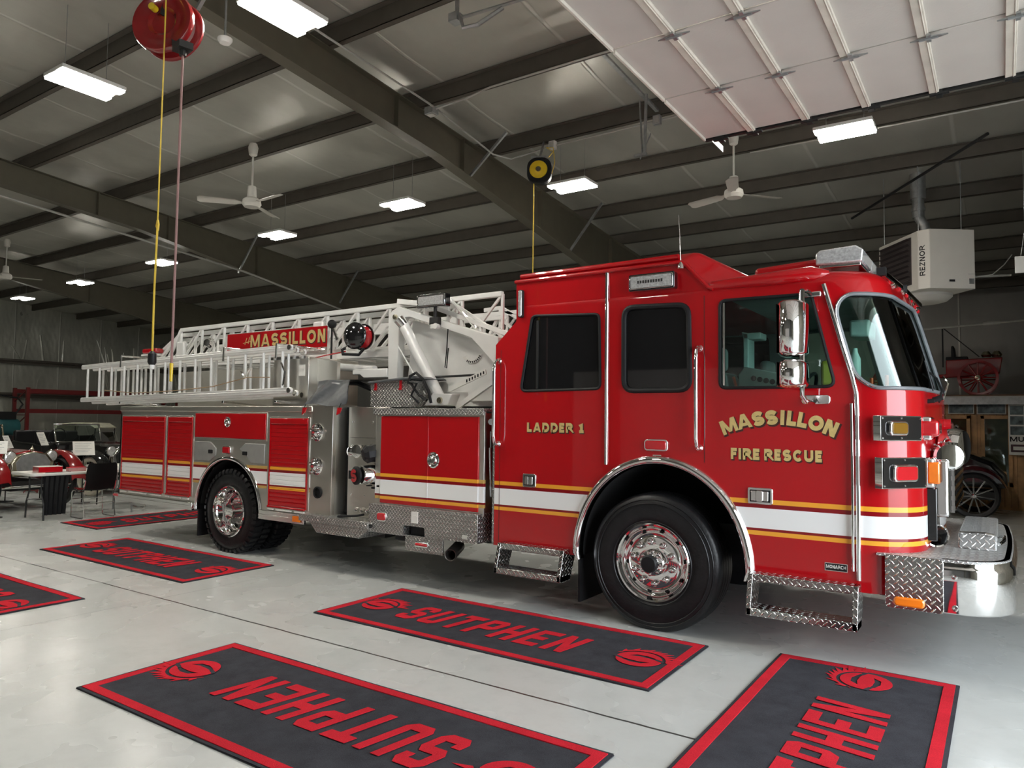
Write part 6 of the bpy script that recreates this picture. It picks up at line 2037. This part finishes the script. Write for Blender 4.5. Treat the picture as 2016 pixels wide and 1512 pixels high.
mb = MB(); place(mb, text_geo('MUSEUM', .10, .22, .3, 'LEFT'), (-.18, -.022, -.185), (1, 0, 0), (0, 0, 1))
mb.build('board_lettering', 'black', t, fix=False, flat=True)
MB().box(-.17, .6, -.024, -.018, -.44, -.29).build('red_panel', 'maroon', t)
MB().box(-.13, .56, -.027, -.022, -.40, -.33).build('pale_panel', 'paper', t)
t = thing('trophy_box', 'pale box with a metal globe inside the pine cabinet', 'display', (1.48, YM + .12, 1.45))
MB().box(-.14, .12, -.05, .05, 0, .16).build('box', 'cream', t)
MB().sphere((.06, -.02, .20), .05, 12).build('globe', 'chrome', t)
# antique hose cart on the deck
t = thing('hose_cart', 'antique dark red fire wagon with spoked wheels standing on the mezzanine', 'fire wagon', (1.45, YM + .75, 2.30), 0, None)
for x, r_ in ((.47, .36), (-1.2, .30)):
    for sy in (-.42, .42):
        w_ = MB().lathe([(r_ - .05, -.03), (r_, -.035), (r_, .035), (r_ - .05, .03)], (x, sy, r_), (0, 1, 0), 36, closed=True).build('wheel', 'oldred', t)
        s_ = MB()
        for k in range(12):
            a = 2 * PI * k / 12
            s_.cyl((x, sy, r_), (x + (r_ - .04) * math.cos(a), sy, r_ + (r_ - .04) * math.sin(a)), .015, n=6)
        s_.build('spokes', 'oldred', w_)
        MB().lathe([(.05, -.05), (.05, .05), (0, .06)], (x, sy, r_), (0, -1, 0), 14).build('hub', 'brass', w_)
MB().prism([(-1.5, .35), (-1.4, .62), (-.9, .62), (-.8, .45), (-.1, .45), (-.1, .75), (.9, .78), (.85, .45), (.1, .38)], 'y', -.3, .3).build('wagon_body', 'oldred', t, bevel=.02)
MB().prism([(.0, .75), (.0, 1.05), (.05, 1.05), (.08, .78)], 'y', -.28, .28).box(-.1, .3, -.28, .28, .74, .82).build('seat', 'black', t, bevel=.02)
MB().bar((-.15, -.28, .6), (-.15, -.28, 1.45), .03, .03).bar((-.15, -.28, 1.45), (.5, -.28, .8), .02, .02).bar((-.6, -.28, .6), (-1.3, -.28, 1.2), .03, .03).bar((-1.0, -.28, .9), (-.6, -.28, 1.25), .03, .03).build('ladder_frame', 'steel_dark', t)
MB().lathe([(.08, 0), (.10, .05), (.05, .12), (0, .13)], (.62, -.1, .80), (0, 0, 1), 14).lathe([(.08, 0), (.10, .05), (.05, .12), (0, .13)], (.8, -.1, .80), (0, 0, 1), 14).build('brass_lamps', 'brass', t)
t = thing('ceiling_conduit', 'long pale pipe with a fitting, crossing high behind the cab', 'pipe', (0, 0, 0))
MB().tube([(.6, 11.0, 3.55), (5.2, 11.0, 3.76)], .022, 8).build('pipe', 'conduit', t)
MB().tube([(2.05, 11.0, 3.62), (2.32, 11.0, 3.63)], .045, 10).build('fitting', 'conduit', t)
